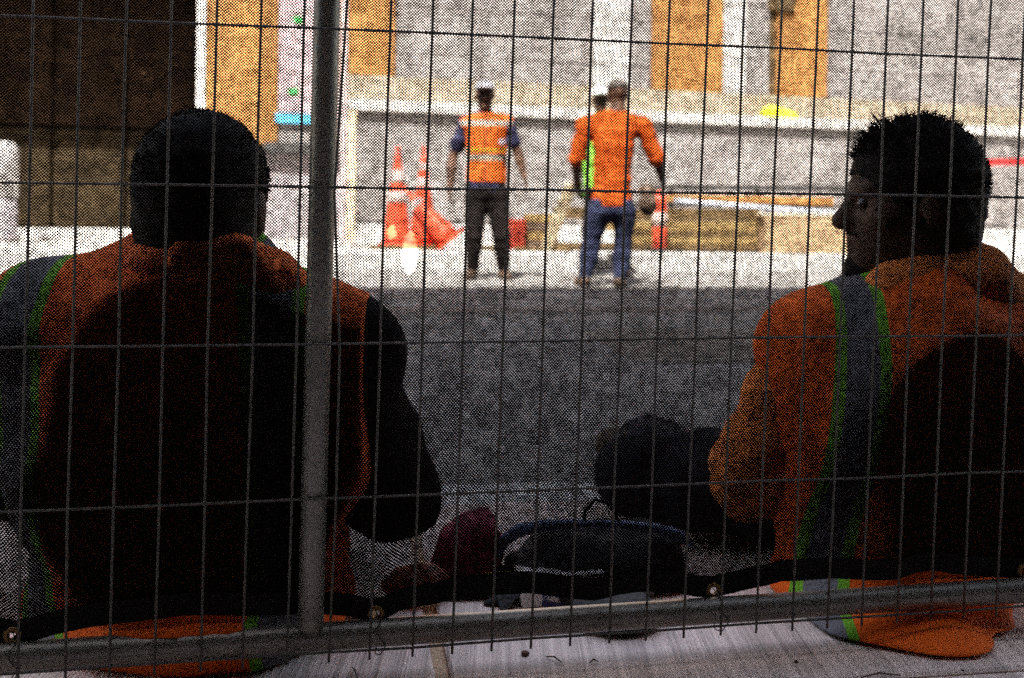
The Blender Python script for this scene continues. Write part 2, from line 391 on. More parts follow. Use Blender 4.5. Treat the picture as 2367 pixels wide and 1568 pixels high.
# bay left of the tube
panel(642, 782, 1.95, 5.0, M['pink'], .05, 'print_panel')
s0, z0 = Wq(636, 283, .07); s1, z1 = Wq(716, 264, .07); wbox(MB(), s0, s1 + .35, .052, .075, z0, z1).build('blue_tape', M['blue'], fb)
for x, y, r in ((690, 46, 10), (678, 212, 9)):
    s_, z_ = Wq(x, y, .06); mbb = MB(); wbox(mbb, s_ - .07, s_ + .07, .052, .07, z_ - .045, z_ + .045, .006); mbb.build('green_tape', M['green'], fb)
s0, z0 = Wq(610, 352, .25); s1, z1 = Wq(800, 334, .25); wbox(MB(), s0, s1, .0, .28, z0, z1, .01).build('dark_ledge', M['steel_d'], fb)
wbox(MB(), Wq(600, 400)[0], sp - .03, 0, .10, .15, z0 - .01, .004).build('lower_wall', M['cab'], fb)

# folded yellow vest lying on the coping
# ------------------------------------------------------------------ distance-field modelling of bodies and cloth
def vec(*a): return np.array(a, float)
class Field:
    def __init__(s, lo, hi, h):
        s.h = h; s.lo = np.array(lo, float); s.n = np.ceil((np.array(hi) - s.lo) / h).astype(int) + 1
        s.F = np.full(s.n, .12, np.float32); s.ax = [s.lo[i] + h * np.arange(s.n[i]) for i in range(3)]
    def sub(s, lo, hi):
        a = np.clip(np.floor((np.array(lo) - s.lo) / s.h).astype(int), 0, s.n); b = np.clip(np.ceil((np.array(hi) - s.lo) / s.h).astype(int) + 1, 0, s.n)
        if (b <= a).any(): return None
        sl = tuple(slice(a[i], b[i]) for i in range(3))
        X = s.ax[0][sl[0]][:, None, None]; Y = s.ax[1][sl[1]][None, :, None]; Z = s.ax[2][sl[2]][None, None, :]
        return sl, X, Y, Z
    def merge(s, sl, d, k, op):
        A = s.F[sl]
        if op == '-':
            h = np.maximum(k - np.abs(A + d), 0) / k; s.F[sl] = np.maximum(A, -d) + h * h * k * .25
        else:
            h = np.maximum(k - np.abs(A - d), 0) / k; s.F[sl] = np.minimum(A, d) - h * h * k * .25
    def cap(s, p, q, ra, rb, k=.02, op='+'):
        p = vec(*p); q = vec(*q); r = max(ra, rb) + k + .03
        S_ = s.sub(np.minimum(p, q) - r, np.maximum(p, q) + r)
        if S_ is None: return
        sl, X, Y, Z = S_; d = q - p; L = d @ d + 1e-12
        t = np.clip(((X - p[0]) * d[0] + (Y - p[1]) * d[1] + (Z - p[2]) * d[2]) / L, 0, 1)
        D = np.sqrt((X - p[0] - t * d[0]) ** 2 + (Y - p[1] - t * d[1]) ** 2 + (Z - p[2] - t * d[2]) ** 2) - (ra + (rb - ra) * t)
        s.merge(sl, D, k, op)
    def ell(s, c, rad, A=None, k=.02, op='+'):
        c = vec(*c); rad = vec(*rad); A = np.eye(3) if A is None else A; r = rad.max() + k + .03
        S_ = s.sub(c - r, c + r)
        if S_ is None: return
        sl, X, Y, Z = S_; x, y, z = X - c[0], Y - c[1], Z - c[2]
        u = [(A[i, 0] * x + A[i, 1] * y + A[i, 2] * z) for i in range(3)]
        k0 = np.sqrt(sum((u[i] / rad[i]) ** 2 for i in range(3))) + 1e-6; k1 = np.sqrt(sum((u[i] / rad[i] ** 2) ** 2 for i in range(3))) + 1e-6
        s.merge(sl, k0 * (k0 - 1) / k1, k, op)
    def prims(s, L, inf=0.0):
        for p in L:
            if p[0] == 'c': s.cap(p[1], p[2], p[3] + inf, p[4] + inf, *(p[5:] or (.03,)))
            else: s.ell(p[1], np.array(p[2]) + inf, p[3], *(p[4:] or (.03,)))
        return s
    def cut(s, n, d):   # keep n.x < d
        n = vec(*n); n /= np.linalg.norm(n)
        s.F = np.maximum(s.F, (s.ax[0][:, None, None] * n[0] + s.ax[1][None, :, None] * n[1] + s.ax[2][None, None, :] * n[2] - d).astype(np.float32)); return s
    def wrinkle(s, amp, freq=40, seed=0):
        r = np.random.RandomState(seed); X = s.ax[0][:, None, None]; Y = s.ax[1][None, :, None]; Z = s.ax[2][None, None, :]
        for i in range(5):
            k = r.randn(3) * freq * (.5 + .4 * i) / 1.7; k2 = r.randn(3) * freq * .3
            s.F += (amp / (1 + .5 * i) * np.sin(k[0] * X + k[1] * Y + k[2] * Z + 1.6 * np.sin(k2[0] * X + k2[1] * Y + k2[2] * Z) + r.rand() * 6)).astype(np.float32)
        return s
    def mesh(s, name, m, parent, smooth=True):
        Fv = s.F.copy(); Fv[0] = Fv[-1] = 1; Fv[:, 0] = Fv[:, -1] = 1; Fv[:, :, 0] = Fv[:, :, -1] = 1
        n = np.array(Fv.shape) - 1; B = Fv < 0
        c = [(i, j, k) for i in (0, 1) for j in (0, 1) for k in (0, 1)]
        cnt = sum(B[i:n[0] + i, j:n[1] + j, k:n[2] + k].astype(np.int8) for i, j, k in c)
        act = np.argwhere((cnt > 0) & (cnt < 8))
        ID = np.full(n, -1, np.int32); ID[tuple(act.T)] = np.arange(len(act))
        acc = np.zeros((len(act), 3)); w_ = np.zeros(len(act))
        for a in c:
            for d in range(3):
                if a[d]: continue
                b = list(a); b[d] = 1
                fa = Fv[act[:, 0] + a[0], act[:, 1] + a[1], act[:, 2] + a[2]]; fb_ = Fv[act[:, 0] + b[0], act[:, 1] + b[1], act[:, 2] + b[2]]
                ok = (fa < 0) != (fb_ < 0); t = np.where(ok, fa / np.where(ok, fa - fb_, 1), 0)
                pt = np.tile(np.array(a, float), (len(act), 1)); pt[:, d] += t
                acc += pt * ok[:, None]; w_ += ok
        V = s.lo + s.h * (act + acc / w_[:, None])
        Q = []
        for d in range(3):
            e, f = [(1, 2), (2, 0), (0, 1)][d]
            sl0 = [slice(1, n[i]) for i in range(3)]; sl1 = list(sl0)
            sl0[d] = slice(0, n[d]); sl1[d] = slice(1, n[d] + 1)
            A0 = B[tuple(sl0)]; A1 = B[tuple(sl1)]; E = np.argwhere(A0 != A1)
            base = E.copy(); off = np.ones(3, int); off[d] = 0; base += off
            flip = A0[tuple(E.T)]
            de = np.zeros(3, int); de[e] = 1; df = np.zeros(3, int); df[f] = 1
            q = np.stack([ID[tuple((base - de - df).T)], ID[tuple((base - df).T)], ID[tuple(base.T)], ID[tuple((base - de).T)]], 1)
            q[~flip] = q[~flip][:, ::-1]; Q.append(q)
        Q = np.concatenate(Q)
        return mesh_obj(name, V, Q, m, parent, smooth)

def frame(fwd, up):
    f = vec(*fwd); f /= np.linalg.norm(f); u = vec(*up); u = u - f * (u @ f); u /= np.linalg.norm(u); r = np.cross(f, u)
    return np.array([r, f, u])        # rows: right, forward, up

def head_prims(c, A, s=1.0, beard=0.0):
    def q(x, y, z): return c + s * (A.T @ vec(x, y, z))
    E = lambda x, y, z, a, b, d, k=.02, op='+': ('e', q(x, y, z), (a * s, b * s, d * s), A, k, op)
    L = [E(0, -.012, .03, .077, .098, .087), E(0, .028, -.028, .062, .066, .085, .03), E(0, .042, -.072, .047, .047, .036, .03),
         ('c', q(-.035, .0, -.06), q(0, .062, -.098), .022 * s, .020 * s, .03), ('c', q(.035, .0, -.06), q(0, .062, -.098), .022 * s, .020 * s, .03),
         E(0, .076, -.097, .021, .016, .017), E(0, .078, .024, .052, .014, .013, .02),
         E(.045, .052, -.02, .024, .024, .024), E(-.045, .052, -.02, .024, .024, .024),
         E(.031, .094, .002, .017, .014, .011, .015, '-'), E(-.031, .094, .002, .017, .014, .011, .015, '-'),
         ('c', q(0, .086, .014), q(0, .110, -.024), .008 * s, .013 * s, .014), E(0, .1, -.030, .018, .014, .009, .01),
         E(0, .088, -.053, .023, .010, .0065, .008), E(0, .085, -.066, .020, .011, .0075, .008),
         E(.080, -.012, -.006, .008, .020, .031, .008), E(-.080, -.012, -.006, .008, .020, .031, .008)]
    return L
def eyes(c, A, parent, s=1.0):
    for sx in (-1, 1):
        p = c + s * (A.T @ vec(sx * .031, .079, .002))
        MB().lathe([(.0119 * s * math.sin(t * math.pi / 8) + 1e-5, -.0119 * s * math.cos(t * math.pi / 8)) for t in range(9)], p, 12).build('eye', M['eye'], parent, True)

def hand_prims(wr, d, palmn, thumbside, s=1.0, curl=.5):
    """palm + five separate fingers; d = direction of the hand, palmn = palm normal, thumbside = direction of the thumb"""
    d = vec(*d); d /= np.linalg.norm(d); pn = vec(*palmn); pn -= d * (pn @ d); pn /= np.linalg.norm(pn); t = vec(*thumbside); t -= d * (t @ d) + pn * (t @ pn); t /= np.linalg.norm(t)
    A = np.array([t, d, pn]); L = [('e', wr + d * .052 * s, (.040 * s, .050 * s, .015 * s), A, .012)]
    for i, (o, ln) in enumerate(((.028, .072), (.010, .080), (-.009, .075), (-.027, .058))):
        a = wr + d * .090 * s + t * o * s; c1 = curl * .8
        m1 = a + (d * math.cos(c1) + pn * math.sin(c1)) * ln * .5 * s; m2 = m1 + (d * math.cos(c1 * 2.1) + pn * math.sin(c1 * 2.1)) * ln * .5 * s
        L += [('c', a - d * .02 * s, m1, .0092 * s, .0085 * s, .004), ('c', m1, m2, .0085 * s, .0072 * s, .004)]
    b = wr + d * .030 * s + t * .034 * s; m1 = b + (d * .6 + t * .65 + pn * .25) * .04 * s; m2 = m1 + (d * .9 + pn * .35) * .03 * s
    L += [('c', b, m1, .011 * s, .010 * s, .006), ('c', m1, m2, .010 * s, .008 * s, .004)]
    return L

def bounds(L, m):
    pts = []
    for p in L:
        r = max(p[3], p[4]) if p[0] == 'c' else max(p[2])
        for q in ((p[1], p[2]) if p[0] == 'c' else (p[1],)): pts += [np.array(q) - r, np.array(q) + r]
    pts = np.array(pts); return pts.min(0) - m, pts.max(0) + m
def shape(L, h, inf=0.0, cuts=(), wr=None, name='body', m=None, parent=None, floor=None, extra=()):
    lo, hi = bounds(L, inf + .03); f = Field(lo, hi, h).prims(L, inf)
    for e in extra: f.prims([e], 0)
    if wr: f.wrinkle(*wr)
    for c in cuts: f.cut(*c)
    if floor is not None: f.cut((0, 0, -1), -floor)
    if PRESS:      # clothes flatten where the seated workers lean on the netting
        X, Y, Z = f.ax[0][:, None, None], f.ax[1][None, :, None], f.ax[2][None, None, :]
        g = (FN(0, 0, NOFF + .0135) @ fN - X * fN[0] - Y * fN[1] - Z * fN[2] + PRESS * inf).astype(np.float32)
        f.F = np.maximum(f.F, np.minimum(g, (Z - .075).astype(np.float32) + 0 * X.astype(np.float32)))
    return f.mesh(name, m, parent)

def torso_prims(pel, belly, chest, neck, shL, shR, back, s=1.0, w=1.0):
    lat = shR - shL; lat = lat / np.linalg.norm(lat)
    def A(u): return frame(np.cross(u, lat), u)
    def fr(u):
        u = u / np.linalg.norm(u); l = lat - u * (lat @ u); l /= np.linalg.norm(l); return np.array([l, np.cross(u, l), u])
    A1 = fr(belly - pel); A2 = fr(chest - belly); A3 = fr(neck - chest)
    m1 = pel + (belly - pel) * .5; m2 = belly + (chest - belly) * .5
    return [('e', m1, (.152 * s * w, .108 * s, .13 * s), A1, .06), ('e', m2, (.154 * s * w, .106 * s, .14 * s), A2, .06)][:0] + [('e', pel, (.168 * s * w, .118 * s, .12 * s), A1, .05), ('e', belly, (.15 * s * w, .105 * s, .14 * s), A2, .06), ('e', chest, (.168 * s * w, .112 * s, .16 * s), A3, .06),
            ('c', chest + (neck - chest) * .35, shL, .085 * s, .062 * s, .06), ('c', chest + (neck - chest) * .35, shR, .085 * s, .062 * s, .06),
            ('c', neck, shL, .048 * s, .05 * s, .05), ('c', neck, shR, .048 * s, .05 * s, .05),
            ('e', m1, (.152 * s * w, .108 * s, .13 * s), A1, .06), ('e', m2, (.154 * s * w, .106 * s, .14 * s), A2, .06)]
def arm_prims(sh, el, wr, s=1.0):
    return [('c', sh, el, .056 * s, .042 * s, .03), ('c', el, el + (wr - el) * .35, .042 * s, .043 * s, .02), ('c', el + (wr - el) * .35, wr, .043 * s, .028 * s, .02)]
def leg_prims(hip, kn, an, s=1.0):
    c = kn + (an - kn) * .3
    return [('c', hip, kn, .088 * s, .060 * s, .04), ('c', kn, c, .058 * s, .058 * s, .03), ('c', c, an, .058 * s, .038 * s, .03)]
def foot_prims(an, toe, s=1.0):
    a = an + vec(0, 0, -.035); return [('c', a - (toe - an) * .18, a + vec(0, 0, -.005), .040 * s, .042 * s, .03), ('c', a, toe + vec(0, 0, .0), .042 * s, .036 * s, .03)]

# fence plane frame (wire columns 50.8 mm apart, rows 190.7 mm)
fa = np.array([0.04993524876974214, 0.000555792197459319, 0.009316760452926174]); fbv = np.array([-0.0064741864902433, 0.1905669297642705, 0.004554766410908745]); ft0 = np.array([-0.5482474186602856, -0.225345048874678, 1.1724178487356733])
def c2w(v): return RT * v[0] - UP * v[1] + FW * v[2]
fA = c2w(fa); fB = c2w(fbv); fT = CAM + c2w(ft0)
fN = np.cross(fA, fB); fN /= np.linalg.norm(fN)
if fN[1] < 0: fN = -fN          # away from the camera
def FN(i, r, n=0.0): return fT + fA * i + fB * r + fN * n
NOFF = .043
PRESS = False

# ------------------------------------------------------------------ far workers
def far_worker(label, base, pts, sc, mats, fwd, hs=1.0, kind='vest', group='workers standing across the street', hat='cap', lean=(0, 0)):
    J = {k: np.array(v, float) for k, v in pts.items()}
    root = empty('person', base, label, 'person')
    A = frame(fwd, (0, 0, 1))
    tor = torso_prims(J['pel'], J['belly'], J['chest'], J['neck'], J['shL'], J['shR'], None, sc)
    arL = arm_prims(J['shL'], J['elL'], J['wrL'], sc); arR = arm_prims(J['shR'], J['elR'], J['wrR'], sc)
    lgL = leg_prims(J['hipL'], J['knL'], J['anL'], sc); lgR = leg_prims(J['hipR'], J['knR'], J['anR'], sc)
    ft = [foot_prims(J['anL'], J['toeL'], sc), foot_prims(J['anR'], J['toeR'], sc)]
    hd = head_prims(J['head'], A, hs); nk = [('c', J['head'] + hs * (A.T @ vec(0, -.02, -.07)), J['neck'] + vec(0, 0, -.03), .052 * hs, .058 * hs, .03)]
    rt = A[0]
    hands = []
    for s_, k in ((-1, 'L'), (1, 'R')):
        d = J['wr' + k] - J['el' + k]; hands += hand_prims(J['wr' + k], d, -s_ * rt + A[1] * .01, A[1], sc, .55)
    allp = hd + nk + tor + arL + arR + hands + lgL + lgR + ft[0] + ft[1]
    shape(allp, .009, 0, (), None, 'body', mats['skin'], root)
    eyes(J['head'], A, root, hs)
    shape(lgL + lgR + [tor[0]], .012, .018, [((0, 0, 1), J['pel'][2] + .09)], (.004, 45, 3), 'trousers', mats['trousers'], root, floor=J['anL'][2] - .05)
    for f_ in ft: shape(f_, .009, .007, [((0, 0, 1), J['anL'][2] + .04)], None, 'boot', M['boot'], root, floor=base[2] + .0)
    def sleeve(ar, t):
        p, q = ar[0][1], ar[0][2]; return [('c', p, p + (q - p) * t, .064 * sc, .058 * sc, .03)]
    t_ = mats.get('sleeve', .75)
    shirt = tor + sleeve(arL, t_) + sleeve(arR, t_)
    shape(shirt, .010, .014, [((0, 0, -1), -(J['pel'][2] + mats.get('hem', .0)))], (.004, 40, 5), 'shirt', mats['shirt'], root)
    return root, J, A, tor

def upright(x, yfoot, ytop, d, lean=0.0, zr=None):
    pass

def px_worker(d, s, feetx, hips, chestx, neckxy, sh, el, wr, headxy, kn, fy, fz=-.03):
    """joint positions from photograph coordinates at distance d; (image left, image right)"""
    Q = lambda xy, dd=0.0: P(xy[0], xy[1], d + dd)
    return Q

# worker 1: orange vest and cap, faces the camera
d1 = 9.55; q = lambda x, y, dd=0.0: P(x, y, d1 + dd)
b1 = ground(1128, 648, -.03); b1[2] = -.03
fz1 = -.03 + .075
def fx(x, d, z, dd=0): v = P(x, 500, d + dd); v[2] = z; return v
J1 = dict(pel=q(1124, 440), belly=q(1124, 385), chest=q(1124, 320), neck=q(1122, 268), shL=q(1170, 287), shR=q(1078, 290),
          elL=q(1197, 352, .02), wrL=q(1212, 408, -.06), elR=q(1046, 366, .05), wrR=q(1040, 436, -.10),
          hipL=q(1148, 455), hipR=q(1100, 455), knL=q(1159, 545, -.05), knR=q(1097, 545, -.05), anL=fx(1166, d1, fz1, .02), anR=fx(1092, d1, fz1, .02),
          toeL=fx(1175, d1, fz1 - .045, -.16), toeR=fx(1085, d1, fz1 - .045, -.16), head=q(1121, 222))
W1, JJ, A1, tor1 = far_worker('standing worker in white cap and orange vest over navy shirt, facing the fence', b1, J1, 1.02,
    dict(skin=M['skin_d'], trousers=M['trouser'], shirt=M['navy'], sleeve=.6, hem=-.02), (0.02, -1, 0), 1.1)
o_ = ORG[W1.name]
zz = lambda y: q(1124, y)[2] - o_[2]
vm = striped('vest_far', (.50, .085, .012), (1, 0, 0), [(q(1124, 300)[0] - o_[0], .006, (.10, .03, .02))], haxis=(0, 0, 1),
             hbands=[(zz(287), .022, (.30, .30, .26)), (zz(366), .028, (.20, .19, .15)), (zz(349), .006, LIME)])
shape(tor1, .010, .026, [((0, 0, -1), -q(1124, 422)[2]), ((0, 0, 1), q(1124, 262)[2]), ((1, 0, 0), q(1186, 300)[0]), ((-1, 0, 0), -q(1064, 300)[0])], (.004, 40, 6), 'vest', vm, W1,
      extra=[('c', q(1122, 262, -.25), q(1122, 300, -.2), .045, .02, .01, '-')])
MB().lathe([(.001, -.002), (.030, -.002), (.030, .004), (.001, .004)], q(1160, 328, -.17), 16, np.array([[1, 0, 0], [0, 0, 1], [0, -1, 0]])).build('vest_badge', M['capw'], W1)
hc = J1['head']
def cap_obj(hc, A, m, root, s=1.0, name='cap', brim=True):
    L = [('e', hc + s * (A.T @ vec(0, -.008, .055)), (.086 * s, .104 * s, .072 * s), A, .01)]
    f = Field(hc - .16 * s, hc + .16 * s, .006).prims(L); f.cut(-A[2], -(hc @ A[2]) - .045 * s); f.mesh(name, m, root)
    if brim:
        f = Field(hc - .26 * s, hc + .26 * s, .006).prims([('e', hc + s * (A.T @ vec(0, .10, .050)), (.078 * s, .085 * s, .009 * s), A, .005)]); f.cut(-A[1], -(hc @ A[1]) - .06 * s); f.mesh('cap_brim', M['capb'], root)
cap_obj(hc, A1, M['capw'], W1, 1.14)
MB().tube([q(1045, 405, -.15), q(1030, 455, -.2), q(1042, 492, -.22)], [.02, .03, .012], 8).build('held_tool_bag', M['dark_cloth'], W1) if False else None

# worker 2: orange tee, jeans, back to the camera
d2 = 8.7; q = lambda x, y, dd=0.0: P(x, y, d2 + dd)
b2 = ground(1392, 655, -.03); b2[2] = -.03
J2 = dict(pel=q(1414, 478), belly=q(1416, 415), chest=q(1418, 330), neck=q(1424, 262, .05), shL=q(1352, 292), shR=q(1486, 290),
          elL=q(1332, 372, .03), wrL=q(1334, 428, .16), elR=q(1521, 372, .0), wrR=q(1531, 418, .10),
          hipL=q(1384, 490), hipR=q(1444, 490), knL=q(1365, 572, .06), knR=q(1440, 572, .08), anL=fx(1352, d2, fz1), anR=fx(1434, d2, fz1),
          toeL=fx(1338, d2, fz1 - .045, .15), toeR=fx(1436, d2, fz1 - .045, .16), head=q(1428, 222, .08))
W2, JJ, A2, tor2 = far_worker('standing worker in plain orange T-shirt and blue jeans with his back to the fence', b2, J2, .98,
    dict(skin=M['skin_d'], trousers=M['jeans'], shirt=M['tee'], sleeve=.92, hem=-.0), (-.03, 1, -.1), 1.06)
cap_obj(J2['head'], A2, M['capb'], W2, 1.12)
shape([('e', q(1498, 470, .02), (.085, .07, .11), None, .02), ('e', q(1498, 440, .02), (.08, .06, .05), None, .02)], .010, 0, (), (.004, 50, 8), 'tool_pouch', M['boot'], W2)
# lime glove part of worker 2 and the board he holds
shape(hand_prims(J2['wrL'] + vec(.02, 0, .04), J2['wrL'] - J2['elL'], (1, 0, 0), (0, 1, 0), 1.12, .55), .007, .003, (), None, 'work_glove', M['glove'], W2)
MB().tube([q(1352, 372, -.04), q(1355, 430, -.04)], [.022, .02], 8).build('cuff', M['glove'], W2)
bd = empty('timber_board', q(1290, 520, .2), 'pale tan board slanting down from the hand of the worker in the orange T-shirt', 'board')
p0, p1 = q(1322, 425, .18), q(1262, 578, .5); dv = (p1 - p0); L_ = np.linalg.norm(dv); dv /= L_; sd_ = np.cross(dv, [0, 1, 0]); sd_ /= np.linalg.norm(sd_)
MB().box((p0 + p1) / 2, (.105, .03, L_), np.array([sd_, np.cross(dv, sd_), dv]), .004).build('plank_body', M['tan'], bd)

# worker 3: hidden behind worker 2, head in a hard hat
d3 = 10.15; q = lambda x, y, dd=0.0: P(x, y, d3 + dd)
b3 = ground(1400, 630, -.03); b3[2] = -.03
J3 = dict(pel=q(1392, 445), belly=q(1392, 390), chest=q(1392, 325), neck=q(1390, 272), shL=q(1430, 290), shR=q(1352, 290),
          elL=q(1440, 350), wrL=q(1442, 400, -.1), elR=q(1348, 352), wrR=q(1352, 405, -.1), hipL=q(1418, 455), hipR=q(1374, 455),
          knL=q(1440, 540), knR=q(1364, 540), anL=fx(1446, d3, fz1), anR=fx(1356, d3, fz1), toeL=fx(1448, d3, fz1 - .045, -.15), toeR=fx(1352, d3, fz1 - .045, -.15), head=q(1388, 232))
W3, JJ, A3, tor3 = far_worker('worker in a white hard hat and green vest mostly hidden behind the orange T-shirt', b3, J3, .97,
    dict(skin=M['skin_d'], trousers=M['trouser'], shirt=M['glove'], sleeve=.6, hem=-.0), (-.05, -1, 0), .97)
hc = J3['head']
f = Field(hc - .2, hc + .2, .006).prims([('e', hc + vec(0, 0, .06), (.105, .125, .085), None, .01)]); f.cut((0, 0, -1), -hc[2] - .05)
f.prims([('e', hc + vec(0, -.03, .052), (.12, .15, .008), None, .01)]); f.mesh('hard_hat', M['hatw'], W3)

# ------------------------------------------------------------------ far street things
def tall_cone(p, h, label, tilt=None, bands=((.66, .8), (.44, .56)), rbase=.15):
    r = empty('traffic_cone', p, label, 'traffic cone', 'orange traffic cones by the far kerb')
    A = np.eye(3) if tilt is None else tilt
    p = np.array(p, float)
    MB().lathe([(.0, 0), (.23, 0), (.235, .02), (.225, .045), (.14, .06), (.0, .06)] and [(.235, 0), (.235, .03), (.21, .05), (.12, .055)], p, 8, A).build('base', M['cone'] if tilt is None else M['cone'], r)
    rad = lambda t: rbase * (1 - t) ** .9 * .95 + .026
    prof = [(rad(t), .05 + t * (h - .12)) for t in np.linspace(0, 1, 12)] + [(.012, h - .055), (.035, h - .045), (.038, h - .02), (.015, h)]
    MB().lathe(prof, p, 20, A).build('body', M['cone'], r, True)
    for a, b in bands:
        MB().lathe([(rad(t) + .004, .05 + t * (h - .12)) for t in np.linspace(a, b, 4)], p, 20, A).build('reflective_band', M['conew'], r, True)
    return r
def at(x, d, z): v = P(x, 500, d); v[2] = z; return v
tall_cone(at(918, 12.9, .15), 1.26, 'tall orange traffic cone with two white bands, leftmost of the cones', rbase=.17)
tall_cone(at(978, 12.2, .15), 1.22, 'tall orange traffic cone standing beside the vested worker, next to a tipped one', rbase=.15, bands=((.62, .72), (.8, .88)))
ax_ = frame((0, 1, 0), (-.62, .05, .72)); tall_cone(at(1042, 12.0, .24), .86, 'orange traffic cone leaning over against the upright cone', ax_, ((.7, .8),), .13)
# delineator tube
r = empty('delineator_post', at(1525, 11.9, .15), 'orange and white delineator tube beside the orange T-shirt worker', 'delineator')
p = at(1525, 11.9, .15)
MB().lathe([(.11, 0), (.11, .02), (.09, .04), (.06, .05)], p, 16).build('base', M['rubber'], r, True)
MB().lathe([(.085, .05), (.082, .32), (.078, .60), (.07, .66), (.02, .67)], p, 18).build('body', M['cone'], r, True)
MB().lathe([(.088, .30), (.085, .46)], p, 18).build('reflective_band', M['conew'], r, True)
MB().lathe([(.03, .66), (.05, .68), (.05, .71), (.02, .72)], p, 12).build('handle', M['cone'], r, True)

# timber stack in front of the plinth
tx0, tx1 = 1280, 1745
names = [('lowest dark brown timber of the stack lying on its bearers', 'wood_d', .07), ('fresh yellow timber second from the bottom of the stack', 'wood_y', .09), ('dark olive timber in the middle of the stack', 'wood_d', .06),
         ('wide fresh yellow timber second from the top of the stack', 'wood_y', .13), ('thick dark brown beam topmost on the timber stack', 'wood_d', .15)]
z = .15 + .02; dT = 12.3
for i, (lb, mk, hh) in enumerate(names):
    a = at(tx0 + (0, 150, 180, 120, 0)[i], dT, 0); b = at(tx1 - rnd.randint(0, 6), dT, 0)
    o = MB().box(((a[0] + b[0]) / 2, a[1], z + hh / 2), (b[0] - a[0], .5 - .03 * i, hh - .006), None, .005).build('timber', M[mk]); tag(o, lb, 'timber', 'timbers stacked before the far plinth'); z += hh
for x in (1340, 1700):
    v = at(x, dT, .15); o = MB().box(v + vec(0, 0, .01), (.09, .5, .02)).build('bearer', M['wood_d']); tag(o, 'short bearer under the %s end of the timber stack' % ('left' if x < 1500 else 'right'), 'bearer', 'bearers under the timber stack')
# plywood crate
r = empty('plywood_crate', at(1850, 12.1, .15), 'large tan plywood crate right of the timber stack', 'crate')
a = at(1752, 12.1, .15); b = at(1990, 12.1, .15); zt_ = P(1850, 500, 12.1)[2]
for k in range(3):
    w_ = (b[0] - a[0]) / 3; MB().box((a[0] + w_ * (k + .5), a[1], (.15 + zt_) / 2), (w_ - .006, .7, zt_ - .15), None, .004).build('side_panel', M['ply2'], r)
MB().box(((a[0] + b[0]) / 2, a[1], zt_ + .013), (b[0] - a[0] + .04, .74, .022), None, .004).build('lid', M['tan'], r)
for k in range(4):
    MB().box((a[0] + .04 + k * (b[0] - a[0] - .08) / 3, a[1] - .36, (.15 + zt_) / 2), (.06, .018, zt_ - .17), None, .003).build('batten', M['ply2'], r)
# steel rack carrying beam, boards and pale pipe above the timber
r = empty('steel_rack', at(1700, 13.3, .15), 'dark steel rail rack standing behind the timber stack', 'rack')
dR = 13.3
for x in (1552, 1750, 1955):
    v = at(x, dR, .15); zt2 = P(x, 432, dR)[2]
    MB().box((v[0], v[1], (.15 + zt2) / 2), (.05, .05, zt2 - .15), None, .003).build('upright', M['steel_d'], r)
for x0, x1, y0, y1, hh in ((1500, 1965, 433, 436, .07), (1500, 1965, 474, 478, .04)):
    a = P(x0, y0, dR); b = P(x1, y1, dR); c = (a + b) / 2; d_ = (b - a); L_ = np.linalg.norm(d_); d_ /= L_
    MB().box(c + vec(0, -.05, 0), (L_, .05, hh), np.array([d_, [0, 1, 0], np.cross(d_, [0, 1, 0])]), .003).build('rail', M['steel_d'], r)
a = P(1540, 458, dR - .14); b = P(1925, 466, dR - .14); c = (a + b) / 2; d_ = b - a; L_ = np.linalg.norm(d_); d_ /= L_
o = MB().box(c, (L_, .08, .10), np.array([d_, [0, 1, 0], np.cross(d_, [0, 1, 0])]), .004).build('plank', M['ply']); tag(o, 'brown plank lying along the steel rack', 'plank')
o = MB().tube([P(1560, 464, dR - .32), P(1750, 480, dR - .34), P(1935, 494, dR - .36)], .032, 10).build('pale_pipe', M['pvc'], None, True); tag(o, 'long pale blue pipe propped along the steel rack', 'pipe')
# crates between the two workers
r = empty('wooden_crate', at(1230, 12.6, .15), 'low brown wooden crate between the two standing workers', 'crate')
a = at(1212, 12.6, .15); b = at(1290, 12.6, .15); zt_ = P(1250, 494, 12.6)[2]
for k in range(4):
    h_ = (zt_ - .15) / 4; MB().box(((a[0] + b[0]) / 2, a[1], .15 + h_ * (k + .5)), (b[0] - a[0], .4, h_ - .012), None, .004).build('slat', M['wood_y'] if k % 2 else M['boot'], r)
MB().box(((a[0] + b[0]) / 2, a[1], .15 + (zt_ - .15) / 2), (b[0] - a[0] - .05, .36, zt_ - .19)).build('inner_box', M['wood_d'], r)
r = empty('orange_bucket', at(1196, 12.3, .15), 'orange bucket beside the legs of the vested worker', 'bucket')
v = at(1196, 12.3, .15); MB().lathe([(.085, 0), (.105, .34), (.112, .345), (.112, .36), (.10, .36)], v, 18).build('body', M['cone'], r, True)
MB().tube([v + vec(-.11, 0, .34), v + vec(-.07, -.08, .40), v + vec(0, -.1, .43), v + vec(.07, -.08, .40), v + vec(.11, 0, .34)], .006, 6).build('handle', M['steel_d'], r)
# rubble kerb clutter boards
for x0, x1, d_, mk, lb in ((855, 1010, 11.9, 'wood_d', 'dark flat board on the far pavement under the cones'), (1100, 1180, 11.95, 'wood_d', 'short dark board on the far pavement behind the vested worker'),
                      (1190, 1320, 11.85, 'wood_d', 'flat dark board on the far pavement between the two workers')):
    a = at(x0, d_, .15); b = at(x1, d_, .15)
    o = MB().box(((a[0] + b[0]) / 2, a[1], .15 + .025), (b[0] - a[0], .22, .05), None, .004).build('flat_board', M[mk]); tag(o, lb, 'board', 'dark boards lying on the far pavement')
o = MB().box(at(2350, 10.6, -.03) + vec(0, 0, .02), (.9, 1.0, .03), SAX, .005).build('road_plate', M['wood_d']); tag(o, 'dark road plate lying on the sunlit road at the right', 'plate')
